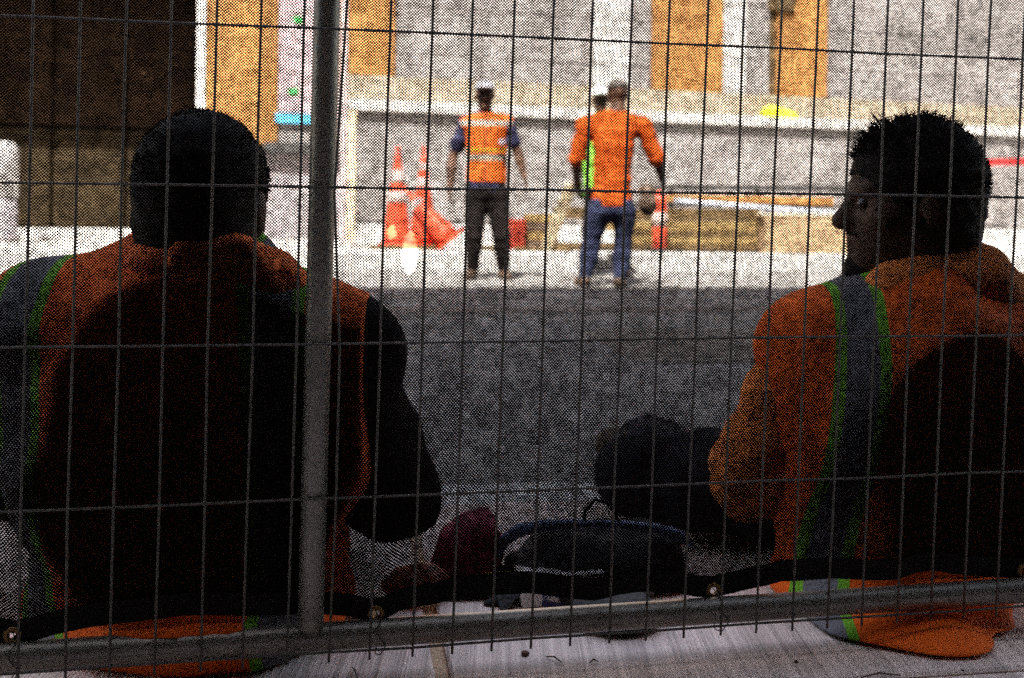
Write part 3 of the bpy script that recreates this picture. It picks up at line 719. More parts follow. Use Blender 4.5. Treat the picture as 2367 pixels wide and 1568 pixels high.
# posts next to the tube
r = empty('slim_post', at(793, 12.4, .15), 'slim pinkish post with square foot beside the tan bay', 'post')
v = at(793, 12.4, .15); MB().box(v + vec(0, 0, 1.5), (.07, .07, 3.0), None, .006).build('shaft', mat('pale_pink_paint', (.52, .40, .40), .6, .15, 10), r); MB().box(v + vec(0, 0, .03), (.3, .3, .06), None, .008).build('foot', M['kerb'], r)
r = empty('timber_post', at(812, 13.2, .15), 'short tan timber post at the end of the plinth', 'post')
v = at(812, 13.2, .15); MB().box(v + vec(0, 0, .88), (.10, .09, 1.76), None, .006).build('shaft', M['tan'], r); MB().box(v + vec(0, 0, 1.77), (.14, .13, .03), None, .005).build('cap', M['coping'], r)
# yellow vest on the coping
sY, zY = Wq(1800, 270, .3); pY = Wp(sY, .32, zt)
o = shape([('e', pY + vec(-.1, 0, .06), (.20, .12, .15), None, .05), ('e', pY + vec(.1, -.02, .05), (.20, .13, .13), None, .05)], .012, 0, (), (.012, 22, 4), 'yellow_vest', M['yellow'], None, floor=pY[2] + .002)
tag(o, 'crumpled bright yellow vest lying on the coping of the stone building', 'vest')
# white bollard at the left
r = empty('white_bollard', at(-2, 12.8, .15), 'white round-topped bollard before the dark doorway', 'bollard')
v = at(-2, 12.8, .15); zt_ = P(0, 326, 12.8)[2] - .15
M['bol'] = mat('weathered_white', (.36, .35, .35), .6, .3, 7)
MB().lathe([(.215, zt_ * .45), (.215, zt_ - .12), (.19, zt_ - .04), (.12, zt_ - .005), (.02, zt_)], v, 24).build('upper_cover', M['bol'], r, True)
MB().lathe([(.24, 0), (.24, .08), (.21, .1), (.205, zt_ * .45)], v, 24).build('lower_body', M['cab'], r, True)
# red tape at the right
r = empty('barrier_tape', P(2300, 375, 11.2), 'red barrier tape stretched between two slim posts at the right', 'tape')
a, b, c = P(2180, 382, 11.4), P(2300, 375, 11.1), P(2480, 370, 10.8)
V = []
for p_ in (a, b, c): V += [p_ + vec(0, 0, .035), p_ + vec(0, .004, -.035)]
mesh_obj('ribbon', V, [(0, 2, 3, 1), (2, 4, 5, 3)], M['redtape'], r)
for p_ in (a, c): MB().tube([vec(p_[0], p_[1] + .02, -.03), p_ + vec(0, .02, .1)], .016, 8).build('post', M['steel_d'], r)
# grey utility cabinet left of the tube
# ------------------------------------------------------------------ seated worker, left
def cloth(L, h, inf, m, parent, name, wr, cuts=(), floor=.004, extra=()): return shape(L, h, inf, cuts, wr, name, m, parent, floor, extra)

PRESS = -.12
gA = ground(440, 1480); bA = vec(P(450, 1400, 1.45)[0], 1.45, 0)
pa = P
JA = dict(pel=vec(pa(440, 1400, 1.44)[0], 1.41, .12), belly=pa(440, 1180, 1.37), chest=pa(452, 890, 1.35), neck=pa(466, 640, 1.385), shL=pa(140, 785, 1.375), shR=pa(778, 832, 1.385),
          elL=pa(45, 1090, 1.52), wrL=pa(190, 1180, 1.86), elR=pa(912, 1128, 1.55), wrR=pa(760, 1150, 1.9),
          hipL=vec(pa(320, 1400, 1.5)[0], 1.52, .11), hipR=vec(pa(560, 1400, 1.5)[0], 1.52, .11), knL=pa(260, 960, 2.0), knR=pa(640, 960, 2.0))
JA['anL'] = vec(JA['knL'][0], 2.40, .06); JA['anR'] = vec(JA['knR'][0], 2.40, .06); JA['toeL'] = JA['anL'] + vec(-.02, .17, -.045); JA['toeR'] = JA['anR'] + vec(.02, .17, -.045)
hA = pa(472, 482, 1.375)
PA = empty('person', bA, 'seated worker seen from behind, short black hair, orange vest, left of the steel tube', 'person')
AA = frame((.03, 1, -.12), (0, .1, 1))
hd = head_prims(hA, AA, .98)
nk = [('c', hA + AA.T @ vec(0, -.02, -.07), JA['neck'] + vec(0, 0, -.02), .070, .072, .03)]
torA = torso_prims(JA['pel'], JA['belly'], JA['chest'], JA['neck'], JA['shL'], JA['shR'], None, 1.0, 1.02)
arL = arm_prims(JA['shL'], JA['elL'], JA['wrL'], 1.02); arR = arm_prims(JA['shR'], JA['elR'], JA['wrR'], 1.02)
lgL = leg_prims(JA['hipL'], JA['knL'], JA['anL']); lgR = leg_prims(JA['hipR'], JA['knR'], JA['anR'])
ftL = foot_prims(JA['anL'], JA['toeL']); ftR = foot_prims(JA['anR'], JA['toeR'])
hn = hand_prims(JA['wrL'], JA['wrL'] - JA['elL'], (0, 0, -1), (1, 0, 0), 1, .5) + hand_prims(JA['wrR'], JA['wrR'] - JA['elR'], (0, 0, -1), (-1, 0, 0), 1, .5)
shape(hd + nk + torA + arL + arR + hn + lgL + lgR + ftL + ftR, .0065, 0, (), None, 'body', M['skin_d'], PA, floor=-.02)
eyes(hA, AA, PA, 1.03)
# hair
def hair_cap(hc, A, s, parent, low, front, name='hair', spikes=0, top=.0):
    q = lambda x, y, z: hc + s * (A.T @ vec(x, y, z))
    L = [('e', q(0, -.014, .034), (.086 * s, .104 * s, (.095 + top) * s), A, .02), ('e', q(0, -.042, -.035), (.076 * s, .062 * s, .066 * s), A, .03)]
    f = Field(hc - .17 * s, hc + .18 * s, .0045).prims(L)
    for sx in (-1, 1): f.prims([('e', q(sx * .095, .0, -.012), (.03 * s, .03 * s, .038 * s), A, .01, '-')])
    f.wrinkle(.0012, 160, 5)
    f.prims([('e', q(0, .075, -.03), (.075 * s, .055 * s, (.088 + front) * s), A, .012, '-')])
    o = f.mesh(name, M['hair'], parent)
    # short strands standing off the scalp, joined into one part
    r = np.random.RandomState(3); V = []; Fc = []
    n = 5000
    for i in range(n):
        th = r.rand() * 2 * math.pi; zf = r.uniform(-.35, 1)
        rr = math.sqrt(max(0, 1 - zf * zf)); lp = vec(rr * math.cos(th) * .086, rr * math.sin(th) * .104, zf * (.095 + top)); c0 = vec(0, -.014, .034)
        if lp[1] + c0[1] > .055 and lp[2] < .045 + front * .5: continue
        if lp[2] < -.01 and lp[1] > -.02: continue
        nn = vec(lp[0] / .086 ** 2, lp[1] / .104 ** 2, lp[2] / .095 ** 2); nn /= np.linalg.norm(nn)
        ln = r.uniform(.0015, .0045) + spikes * max(0, zf - .45) * r.uniform(.2, 1.6) + (spikes * .9 if (spikes and lp[1] > .045 and zf > .3) else 0) * r.uniform(.3, 1.2)
        tip = lp + nn * ln + r.randn(3) * ln * .35; base = lp - nn * .003
        t1 = np.cross(nn, r.randn(3)); t1 /= np.linalg.norm(t1); t2 = np.cross(nn, t1); w_ = .0012 + spikes * .01
        k = len(V)
        for e in (t1 * w_, -.5 * t1 * w_ + .87 * t2 * w_, -.5 * t1 * w_ - .87 * t2 * w_): V.append(q(*(c0 + base + e)))
        V.append(q(*(c0 + tip))); Fc += [(k, k + 1, k + 3), (k + 1, k + 2, k + 3), (k + 2, k, k + 3)]
    o2 = mesh_obj('hair_strands', V, Fc, M['hair'], parent); tag(o2, kind='stuff')
hair_cap(hA, AA, 1.0, PA, -.05, .0)
# trousers and boots
cloth(lgL + lgR + [torA[0]], .010, .016, M['jeans_d'], PA, 'trousers', (.004, 45, 2), [((0, 0, 1), .30 + .2)])
for f_ in (ftL, ftR): shape(f_, .008, .008, (), None, 'boot', M['boot'], PA, floor=-.028)
# dark jacket with sleeves
slA = [('c', JA['shL'], JA['elL'], .070, .055, .04), ('c', JA['elL'], JA['wrL'], .058, .038, .03), ('c', JA['shR'], JA['elR'], .074, .066, .04), ('c', JA['elR'], JA['wrR'], .064, .040, .03)]
cloth(torA + slA, .008, .005, M['dark_cloth'], PA, 'jacket', (.007, 34, 9))
# orange hood bunched round the neck
hoodA = [('c', pa(385, 606, 1.293), pa(560, 600, 1.297), .033, .033, .03), ('c', pa(320, 650, 1.325), pa(640, 655, 1.33), .036, .038, .05), ('c', pa(260, 690, 1.36), pa(720, 700, 1.375), .032, .036, .05),
         ('c', pa(320, 670, 1.46), pa(350, 640, 1.52), .03, .03, .03), ('c', pa(640, 670, 1.46), pa(600, 640, 1.52), .03, .03, .03), ('c', pa(300, 715, 1.40), pa(700, 730, 1.41), .030, .034, .05)]
cloth(hoodA, .006, 0, M['hood'], PA, 'hood', (.0035, 60, 12))
# vest with vertical lime / silver / lime bands
oA = ORG[PA.name]
xb = lambda x, d=1.33: pa(x, 900, d)[0] - oA[0]
xr = lambda x, y, d: pa(x, y, d)[0] - oA[0]
axv = vec(1, 0, .035); axv /= np.linalg.norm(axv)
bL = [(-.158, .026, SILVER), (-.190, .0075, LIME), (-.126, .0075, LIME), (.158, .026, SILVER), (.126, .0075, LIME), (.190, .0075, LIME)]
mvA = striped('vest_left', ORANGE, axv, bL, haxis=None)
ppA = torA + [('e', pa(420, 1075, 1.325), (.200, .085, .165), None, .04), ('e', vec(JA['pel'][0], 1.425, .05), (.185, .125, .08), None, .05)]
cutsA = [((-1, 0, 0), -pa(40, 800, 1.4)[0]), ((1, 0, 0), pa(860, 800, 1.4)[0]), ((0, 1, .15), 1.60)]
cloth(ppA + [('c', JA['shL'], JA['shL'] + vec(-.01, 0, -.09), .066, .05, .04), ('c', JA['shR'], JA['shR'] + vec(.015, 0, -.10), .066, .05, .04)], .007, .027, mvA, PA, 'vest', (.006, 30, 21), cutsA, .003)

# ------------------------------------------------------------------ seated worker, right
bB = vec(pa(2060, 1400, 1.52)[0], 1.52, 0)
PB = empty('person', bB, 'seated worker in profile with spiky black hair and orange hoodie, at the right', 'person')
JB = dict(pel=vec(pa(2085, 1400, 1.60)[0], 1.65, .13), belly=pa(2120, 1200, 1.585), chest=pa(2150, 930, 1.57), neck=pa(2140, 670, 1.66), shL=pa(1895, 822, 1.635), shR=pa(2430, 845, 1.64),
          elL=pa(1772, 1055, 1.66), wrL=pa(1700, 1190, 1.95), elR=pa(2480, 1100, 1.68), wrR=pa(2300, 1190, 1.98))
JB['hipL'] = vec(pa(1985, 1400, 1.6)[0], 1.76, .11); JB['hipR'] = vec(pa(2220, 1400, 1.6)[0], 1.78, .11)
JB['knL'] = pa(1478, 1092, 1.92); JB['knR'] = pa(1990, 1010, 2.12)
JB['anL'] = vec(pa(1560, 1100, 2.2)[0], 2.42, .06); JB['anR'] = vec(pa(1990, 1100, 2.3)[0], 2.50, .06)
JB['toeL'] = JB['anL'] + vec(-.10, .13, -.045); JB['toeR'] = JB['anR'] + vec(-.02, .17, -.045)
hB = pa(2102, 473, 1.64)
AB = frame((-1, .06, -.02), (.02, 0, 1))
hd = head_prims(hB, AB, 1.0)
nk = [('c', hB + AB.T @ vec(0, -.03, -.07), JB['neck'] + vec(0, 0, -.02), .060, .066, .03)]
torB = torso_prims(JB['pel'], JB['belly'], JB['chest'], JB['neck'], JB['shL'], JB['shR'], None, 1.0, 1.0)
arL = arm_prims(JB['shL'], JB['elL'], JB['wrL'], 1.02); arR = arm_prims(JB['shR'], JB['elR'], JB['wrR'], 1.02)
lgL = leg_prims(JB['hipL'], JB['knL'], JB['anL']); lgR = leg_prims(JB['hipR'], JB['knR'], JB['anR'])
ftL = foot_prims(JB['anL'], JB['toeL']); ftR = foot_prims(JB['anR'], JB['toeR'])
hn = hand_prims(JB['wrL'], JB['wrL'] - JB['elL'], (0, 0, -1), (1, 0, 0), 1, .5) + hand_prims(JB['wrR'], JB['wrR'] - JB['elR'], (0, 0, -1), (-1, 0, 0), 1, .5)
shape(hd + nk + torB + arL + arR + hn + lgL + lgR + ftL + ftR, .0055, 0, (), None, 'body', M['skin_d'], PB, floor=-.02)
eyes(hB, AB, PB, 1.0)
hair_cap(hB, AB, 1.04, PB, -.05, -.012, spikes=.014, top=.006)
q_ = lambda x, y, z: hB + AB.T @ vec(x, y, z)
f = Field(hB - vec(.16, .12, .17), hB + vec(.1, .12, .02), .0045).prims([('c', q_(-.04, .0, -.06), q_(0, .066, -.104), .026, .026, .02), ('c', q_(.04, .0, -.06), q_(0, .066, -.104), .026, .026, .02), ('e', q_(0, .082, -.100), (.024, .018, .024), AB, .02), ('e', q_(0, .092, -.046), (.026, .010, .005), AB, .01)])
f.wrinkle(.002, 170, 4); f.mesh('beard', M['hair'], PB)
cloth(lgL + lgR + [torB[0]], .008, .018, M['jeans_d'], PB, 'trousers', (.005, 42, 2), [((0, 0, 1), .5)])
for f_ in (ftL, ftR): shape(f_, .008, .008, (), None, 'boot', M['boot'], PB, floor=-.028)
slB = [('c', JB['shL'], JB['elL'], .070, .066, .04), ('c', JB['elL'], JB['wrL'], .064, .040, .03), ('c', JB['shR'], JB['elR'], .072, .06, .04), ('c', JB['elR'], JB['wrR'], .058, .038, .03)]
cloth(torB + slB, .008, .006, M['hood2'], PB, 'hoodie', (.008, 34, 19), [((-.35, .0, -.94), -.94 * .10 - .35 * JB['elL'][0] * 0 + 5)])
hoodB = [('c', pa(2060, 668, 1.59), pa(2250, 640, 1.60), .042, .048, .04), ('c', pa(2240, 640, 1.61), pa(2310, 690, 1.65), .048, .046, .04), ('c', pa(2010, 690, 1.65), pa(2040, 660, 1.71), .022, .026, .03),
         ('c', pa(2070, 740, 1.58), pa(2330, 730, 1.61), .040, .045, .05), ('c', pa(2300, 690, 1.65), pa(2220, 650, 1.73), .035, .03, .03)]
cloth(hoodB, .006, 0, M['hood2'], PB, 'hood', (.0035, 60, 14))
oB = ORG[PB.name]
cB = JB['pel'][0] - oB[0]
def xB(x, y, d): return pa(x, y, d)[0] - oB[0]
s0 = xB(1885, 1400, 1.42); s1 = xB(1970, 1400, 1.42)
axB = vec(1, 0, -.16); axB /= np.linalg.norm(axB)
bB_ = [((s0 + s1) / 2, (s1 - s0) / 2, SILVER), (s0, .0068, LIME), (s1, .0068, LIME)]
mvB = striped('vest_right', ORANGE, axB, bB_)
ppB = torB + [('e', pa(2110, 990, 1.565), (.175, .085, .155), None, .04), ('e', vec(JB['pel'][0] - .015, 1.605, .022), (.160, .115, .050), None, .05), ('e', vec(JB['pel'][0] - .020, 1.465, -.014), (.128, .090, .012), None, .04)]
cutsB = [((-1, 0, 0), -pa(1855, 800, 1.56)[0] + .06), ((0, 1, .15), 1.80)]
cloth(ppB + [('c', JB['shL'], JB['shL'] + vec(-.01, 0, -.09), .064, .05, .04), ('c', JB['shR'], JB['shR'] + vec(.015, 0, -.10), .066, .05, .04)], .007, .024, mvB, PB, 'vest', (.006, 30, 31), cutsB, .003)

PRESS = False
# ------------------------------------------------------------------ things on the ground between them
# black bag with blue piping
bg_ = empty('backpack', vec(pa(1385, 1400, 1.62)[0], 1.62, 0), 'black backpack with blue piping lying on the concrete between the seated workers', 'backpack')
c0 = vec(pa(1385, 1300, 1.64)[0], 1.66, .03)
shape([('e', c0, (.135, .09, .062), None, .04), ('e', c0 + vec(-.05, -.05, -.01), (.08, .07, .05), None, .04), ('e', c0 + vec(.09, .0, -.005), (.06, .07, .055), None, .04), ('e', vec(c0[0] - .02, 1.605, .02), (.13, .05, .058), None, .03)], .006, 0, (), (.006, 45, 41), 'body', M['bag'], bg_, floor=.003)
pts = [P(x, y, 1.60) for x, y in ((1150, 1290), (1165, 1250), (1200, 1226), (1260, 1214), (1340, 1210), (1440, 1212), (1520, 1222), (1575, 1240), (1600, 1262))]
MB().tube(pts, [.004, .009, .011, .009, .006, .006, .007, .010, .004], 8).build('piping', M['bagblue'], bg_, True)
MB().tube([P(1350, 1212, 1.6), P(1352, 1180, 1.6), P(1375, 1155, 1.6), P(1410, 1165, 1.6), P(1430, 1205, 1.6)], .003, 6).build('grab_loop', M['bag'], bg_, True)
pz = ground(1160, 1412)
V = [P(1140, 1330, 1.56), P(1215, 1330, 1.56), P(1200, 1378, 1.53), P(1150, 1381, 1.53), pz + vec(-.003, -.002, .003), pz + vec(.008, 0, .003)]
V2 = [v + vec(0, .006, 0) for v in V]
mesh_obj('strap', V + V2, [(0, 1, 2, 3), (3, 2, 5, 4), (6, 9, 8, 7), (9, 10, 11, 8), (0, 3, 9, 6), (3, 4, 10, 9), (1, 7, 8, 2), (2, 8, 11, 5), (4, 5, 11, 10), (0, 6, 7, 1)], M['bag'], bg_)
# dark lower pocket that reaches the fence foot
shape([('e', vec(pa(1425, 1440, 1.46)[0], 1.47, .02), (.060, .05, .03), None, .02)], .005, 0, (), (.003, 60, 3), 'front_pocket', M['bag'], bg_, floor=.003)
# magenta bag
cP = P(1090, 1290, 1.62); cP[2] = .043
o = shape([('e', cP, (.040, .04, .060), None, .03), ('e', cP + vec(-.03, 0, -.01), (.03, .035, .045), None, .03), ('e', cP + vec(.02, .01, .01), (.03, .03, .055), None, .03)], .005, 0, (), (.005, 90, 6), 'magenta_bag', M['pinkbag'], None, floor=.003)
tag(o, 'crumpled magenta bag with yellow print standing left of the backpack', 'bag')
r = np.random.RandomState(5)
cQ = P(978, 1320, 1.55); cQ[2] = .030
o = shape([('e', cQ, (.036, .03, .024), None, .03), ('e', cQ + vec(-.03, 0, -.008), (.03, .03, .015), None, .03)], .004, 0, (), (.004, 110, 9), 'snack_wrapper', mat('red_yellow_wrapper', (.42, .10, .06), .5, .7, 60), None, floor=.003)
tag(o, 'small red and yellow snack wrapper beside the magenta bag', 'wrapper')
# printed carton under the hem
g0 = ground(1210, 1415); g1 = ground(1400, 1400)
rc = empty('printed_carton', (g0 + g1) / 2, 'flattened white carton with upside-down blue number 049 beside the bottom pipe', 'carton')
dv = g1 - g0; L_ = np.linalg.norm(dv); dv /= L_; nv = np.cross(ZZ, dv)
AXC = np.array([dv, nv, ZZ])
cc = g0 + dv * (L_ / 2) + nv * .035 + ZZ * .026
MB().box(cc, (L_, .06, .046), AXC, .002).build('body', M['paper'], rc)
fcn = -nv
tl = (math.cos(-.09), math.sin(-.09))
def text_obj(body, size, pos, ax, m, parent, ext=.0004, rot=0.0):
    cu = bpy.data.curves.new('lettering', 'FONT'); cu.body = body; cu.size = size; cu.extrude = ext; cu.align_x = 'CENTER'; cu.align_y = 'CENTER'
    tmp = bpy.data.objects.new('tmp_text', cu); me = bpy.data.meshes.new_from_object(tmp); bpy.data.objects.remove(tmp); me.materials.clear(); me.materials.append(m); o = bpy.data.objects.new('lettering', me)
    R = Matrix(np.array(ax).T.tolist()).to_4x4() @ Matrix.Rotation(rot, 4, 'Z')
    COL.objects.link(o); o.parent = parent
    o.matrix_local = Matrix.Translation(Vector(pos - ORG[parent.name])) @ R
    ORG[o.name] = ORG[parent.name]; return o
ccf = cc - nv * .0308
AXT = np.array([dv, ZZ, -nv])
text_obj('049', .0185, ccf - dv * .021 - ZZ * .004, AXT, M['inkblue'], rc, rot=math.pi + .10)
mesh_obj('blue_flash', [ccf - dv * .034 - ZZ * .012 - nv * .0005, ccf + dv * .006 - ZZ * .022 - nv * .0005, ccf - dv * .034 - ZZ * .022 - nv * .0005], [(0, 2, 1)], M['inkblue'], rc)
for k in range(7):
    MB().box(ccf + dv * (.008 + .0052 * k) - ZZ * .008 - nv * .0004, (.0038, .0005, .0016), AXC).build('small_print', M['steel_d'], rc)
MB().box(cc + dv * (L_ / 2 + .045) + vec(0, 0, -.012), (.075, .05, .018), AXC, .002).build('flap', mat('grey_card', (.13, .11, .11), .8, .2, 30), rc)
# scuffed yellow-white wrapper by the tube, black and yellow glove
gY = ground(812, 1434)
o = shape([('e', gY + vec(0, .02, .012), (.026, .016, .011), None, .01), ('e', gY + vec(.02, .015, .010), (.014, .012, .008), None, .01)], .003, 0, (), (.003, 150, 8), 'paper_cup_lid', mat('yellow_white_paper', (.62, .48, .22), .7, .5, 70), None, floor=.001)
tag(o, 'crumpled yellow and white paper just right of the tube foot', 'litter')
gG = ground(1165, 1395)
gl = empty('work_glove', gG, 'black and yellow work glove lying in front of the backpack', 'glove')
shape(hand_prims(gG + vec(.035, .045, .016), (-1, -.1, 0), (0, 0, -1), (0, -1, 0), .8, .25), .0035, .002, (), None, 'glove_body', M['bag'], gl, floor=.002)
for dx in (-.026, .004):
    MB().box(gG + vec(dx, .036, .030), (.016, .022, .005), None, .0015).build('yellow_patch', M['yprint'], gl)
# leaf, twigs, pebbles
gl_ = ground(2280, 1453)
a = vec(1, -.35, 0); a /= np.linalg.norm(a); b = vec(.35, 1, 0)
o = mesh_obj('leaf', [gl_ - a * .021 + vec(0, 0, .004), gl_ - a * .006 + b * .006 + vec(0, 0, .002), gl_ + a * .008 + b * .005 + vec(0, 0, .003), gl_ + a * .021 + vec(0, 0, .001), gl_ + a * .008 - b * .005 + vec(0, 0, .002), gl_ - a * .006 - b * .006 + vec(0, 0, .001), gl_ + vec(0, 0, .005)],
             [(0, 6, 1), (1, 6, 2), (2, 6, 3), (3, 6, 4), (4, 6, 5), (5, 6, 0)], M['leaf']); tag(o, 'small pale dry leaf on the concrete right of the orange vest', 'leaf')
for (x0, y0, x1, y1, lb) in ((814, 1543, 826, 1572, 'thin twig near the bottom edge left of the slab joint'), (1262, 1518, 1300, 1533, 'thin curved twig on the concrete below the bottom wire'), (1990, 1566, 2080, 1561, 'long thin twig near the bottom edge below the orange vest'),
                         (1362, 1533, 1384, 1530, 'short dark twig below the bottom wire right of centre')):
    a, b = ground(x0, y0, .002), ground(x1, y1, .002)
    o = MB().tube([a, (a + b) / 2 + vec(.0, .003, .003), b], [.0008, .0012, .0006], 5).build('twig', M['twig']); tag(o, lb, 'twig')
for (x, y, s_, mk, lb) in ((1132, 1381, .004, 'paper', 'small pale pebble on the concrete above the pipe'), (1085, 1373, .0035, 'paper', 'tiny pale pebble close under the net hem'), (1214, 1515, .006, 'twig', 'dark brown crumb of dirt below the bottom wire'), (1060, 1376, .005, 'twig', 'flat dark scrap under the net hem left of the backpack'),
                       (1840, 1532, .003, 'twig', 'dark speck of grit left below the orange vest'), (2225, 1552, .0025, 'twig', 'dark speck of grit near the cross joint')):
    g = ground(x, y)
    o = MB().lathe([(s_ * .6, 0), (s_, s_ * .35), (s_ * .8, s_ * .8), (s_ * .2, s_)], g, 7).build('pebble', M[mk]); tag(o, lb, 'pebble')

# ------------------------------------------------------------------ fence
def inv_fence(x, y, n=0.0):
    """fence coordinates (column, row) of a photograph position on the plane n metres behind the wires"""
    r_ = FW + (x - CX) / F * RT - (y - CY) / F * UP
    t = ((fT + fN * n - CAM) @ fN) / (r_ @ fN); q = CAM + t * r_ - fT - fN * n
    G = np.array([[fA @ fA, fA @ fB], [fA @ fB, fB @ fB]]); return np.linalg.solve(G, np.array([q @ fA, q @ fB]))
fence = empty('fence_panel', FN(12, 4.25) * vec(1, 1, 0), 'galvanised wire fence panel with round tube and bottom pipe in front of the seated workers', 'fence')
I0, I1 = -9, 34; R0, R1 = -4.0, 4.0
for i in range(I0, I1 + 1):
    j = [rnd.uniform(-.0012, .0012) for _ in range(9)]
    if i == 7: j = [0, 0, .002, .004, -.003, -.010, .002, .003, 0]
    pts = []
    for k in range(9):
        r_ = R0 + (R1 + .055 - R0) * k / 8; pts.append(FN(i, r_, 0) + (fA / .0508) * j[k])
    MB().tube(pts, .00165, 7).build('vertical_wire', M['wire'], fence, True)
for r_ in range(-3, 5):
    pts = [FN(i, r_ + rnd.uniform(-.006, .006), .0036) for i in range(I0, I1 + 1, 3)]
    MB().tube(pts, .00165, 7).build('horizontal_wire', M['wire'], fence, True)
# round tube (closed foot) and bottom pipe
it0, _ = inv_fence(752, 5, .022); it1, rb = inv_fence(718, 1444, .022)
rt_, rp = .0160, .0172
top = FN(it0, -3.9, .022); bot = FN(it1, rb, .022); ax = (bot - top) / np.linalg.norm(bot - top)
pts = [top + (bot - top) * t for t in np.linspace(0, 1, 12)] + [bot + ax * rt_ * .3, bot + ax * rt_ * .55, bot + ax * rt_ * .68]
MB().tube(pts, [rt_] * 12 + [rt_ * .93, rt_ * .72, rt_ * .3], 28).build('upright_tube', M['galv'], fence, True)
pp = [inv_fence(x, y, .034) for x, y in ((0, 1516), (757, 1475), (1562, 1419), (2367, 1362))]
cl = np.polyfit([p[0] for p in pp], [p[1] for p in pp], 1)
pts = [FN(i, cl[0] * i + cl[1], .034) for i in np.linspace(I0 - .5, I1 + .5, 24)]
MB().tube(pts, rp, 28).build('bottom_pipe', M['galv'], fence, True)
# concrete foot blocks outside the frame carry the panel
for i in (I0 + .5, I1 - .5):
    p = FN(i, 4.0, .03); MB().box(vec(p[0], p[1], .018), (.22, .5, .036), SAX, .006).build('foot_block', M['kerb'], fence)
    MB().tube([FN(i, -3.9, .03), vec(p[0], p[1], .03)], .019, 16).build('end_post', M['galv'], fence, True)
for r_ in (-3.9,):
    MB().tube([FN(I0 + .5, r_, .03), FN(I1 - .5, r_, .03)], .019, 16).build('top_rail', M['galv'], fence, True)

# ------------------------------------------------------------------ knitted netting: one cloth of diamond cells with real holes
hem_pts = [(-420, 1478), (-200, 1462), (-80, 1470), (0, 1480), (33, 1486), (67, 1479), (128, 1463), (226, 1448), (359, 1430), (420, 1425), (513, 1424), (662, 1415), (759, 1419), (808, 1422), (845, 1431), (868, 1434), (890, 1428), (927, 1411), (1004, 1402), (1065, 1386), (1142, 1376),
           (1219, 1374), (1312, 1381), (1373, 1384), (1424, 1374), (1486, 1369), (1558, 1369), (1608, 1379), (1650, 1383), (1696, 1374), (1767, 1353), (1803, 1340), (1922, 1335), (2075, 1338), (2116, 1328), (2162, 1322), (2229, 1330), (2321, 1336), (2367, 1337), (2420, 1322), (2600, 1300), (2800, 1305)]
hp = np.array([inv_fence(x, y, NOFF) for x, y in hem_pts]); o = np.argsort(hp[:, 0]); hp = hp[o]
def hem_row(i): return np.interp(i, hp[:, 0], hp[:, 1])
HW = .150           # hem height in rows (about 29 mm)
pitch = 13.6
NI0, NI1 = -5.0, 30.5
ncol = int((NI1 - NI0) * pitch); cols = NI0 + np.arange(ncol + 1) / pitch
RT0 = -.55; rp_ = .0019 / .1907; nrow = int((4.0 - RT0) / rp_)
def net_off(i, r):
    """gentle sag of the cloth behind the wires"""
    return NOFF + .004 * np.sin(i * .9 + r * 1.3) + .003 * np.sin(i * 2.3 - r * .7 + 1) + .002 * np.sin(r * 4.1 + i * .4)
def warp(i, r):
    """map cloth coordinates so that the last rows follow the hem; slight knit distortion"""
    rr = hem_row(i) - HW - (4.0 - HW - .42)       # shift of the hem there
    t = np.clip((r - 2.0) / (4.0 - HW - .42 - 2.0), 0, 1); t = t * t * (3 - 2 * t)
    r2 = r + rr * t
    i2 = i + .010 * np.sin(r * 9 + i * 1.7) + .006 * np.sin(r * 23 - i * 3.1)
    r2 = r2 + .0022 * np.sin(i * 11 + r * 7) + .0015 * np.sin(i * 27 - r * 13)
    return i2, r2
RMAX = 4.0 - HW - .42
nrow = int((RMAX + .05 - RT0) / rp_)
jj, ii = np.meshgrid(np.arange(nrow), np.arange(ncol), indexing='ij')
cI = NI0 + (ii + .5 * (jj % 2)) / pitch; cR = RT0 + jj * rp_
cI = cI.ravel(); cR = cR.ravel(); Nn = len(cI)
# brick-like hexagonal cell: outer hexagon (shared by position) and an inner hole
hx = .5 / pitch; hy = rp_
outer = np.array([(0, -2 / 3 * hy * 1.0), (hx, -1 / 3 * hy), (hx, 1 / 3 * hy), (0, 2 / 3 * hy), (-hx, 1 / 3 * hy), (-hx, -1 / 3 * hy)])
outer[:, 1] *= 1.0
big = (np.sin(cI * 3.1 + cR * 5.3) + np.sin(cI * 7.7 - cR * 9.1 + 2) + np.sin(cI * 13.0 + cR * 29 + 4)) / 3
low = np.repeat(0, Nn)
# clumpy random looseness of the knit
cl_n = nr.rand(400, 400); gi = ((cI - NI0) * 5.2).astype(int) % 400; gr = ((cR - RT0) * 24).astype(int) % 400
gi2 = ((cI - NI0) * 2.4).astype(int) % 400; gr2 = ((cR - RT0) * 10).astype(int) % 400
loose = .5 * (cl_n[gi, gr] - .5) + .35 * (cl_n[gr2, gi2] - .5)
rowd = 1 - .07 * (nr.rand(nrow)[jj.ravel()])
dens = np.clip((cR - 1.2) / 1.9, 0, 1); dens = .53 - .175 * dens * dens * (3 - 2 * dens)      # cloth denser towards the hem, holes narrowed further to darken the backs
scale = np.clip((dens + .22 * loose + .02 * big + .16 * (nr.rand(Nn) - .5)) * rowd, .25, .93)
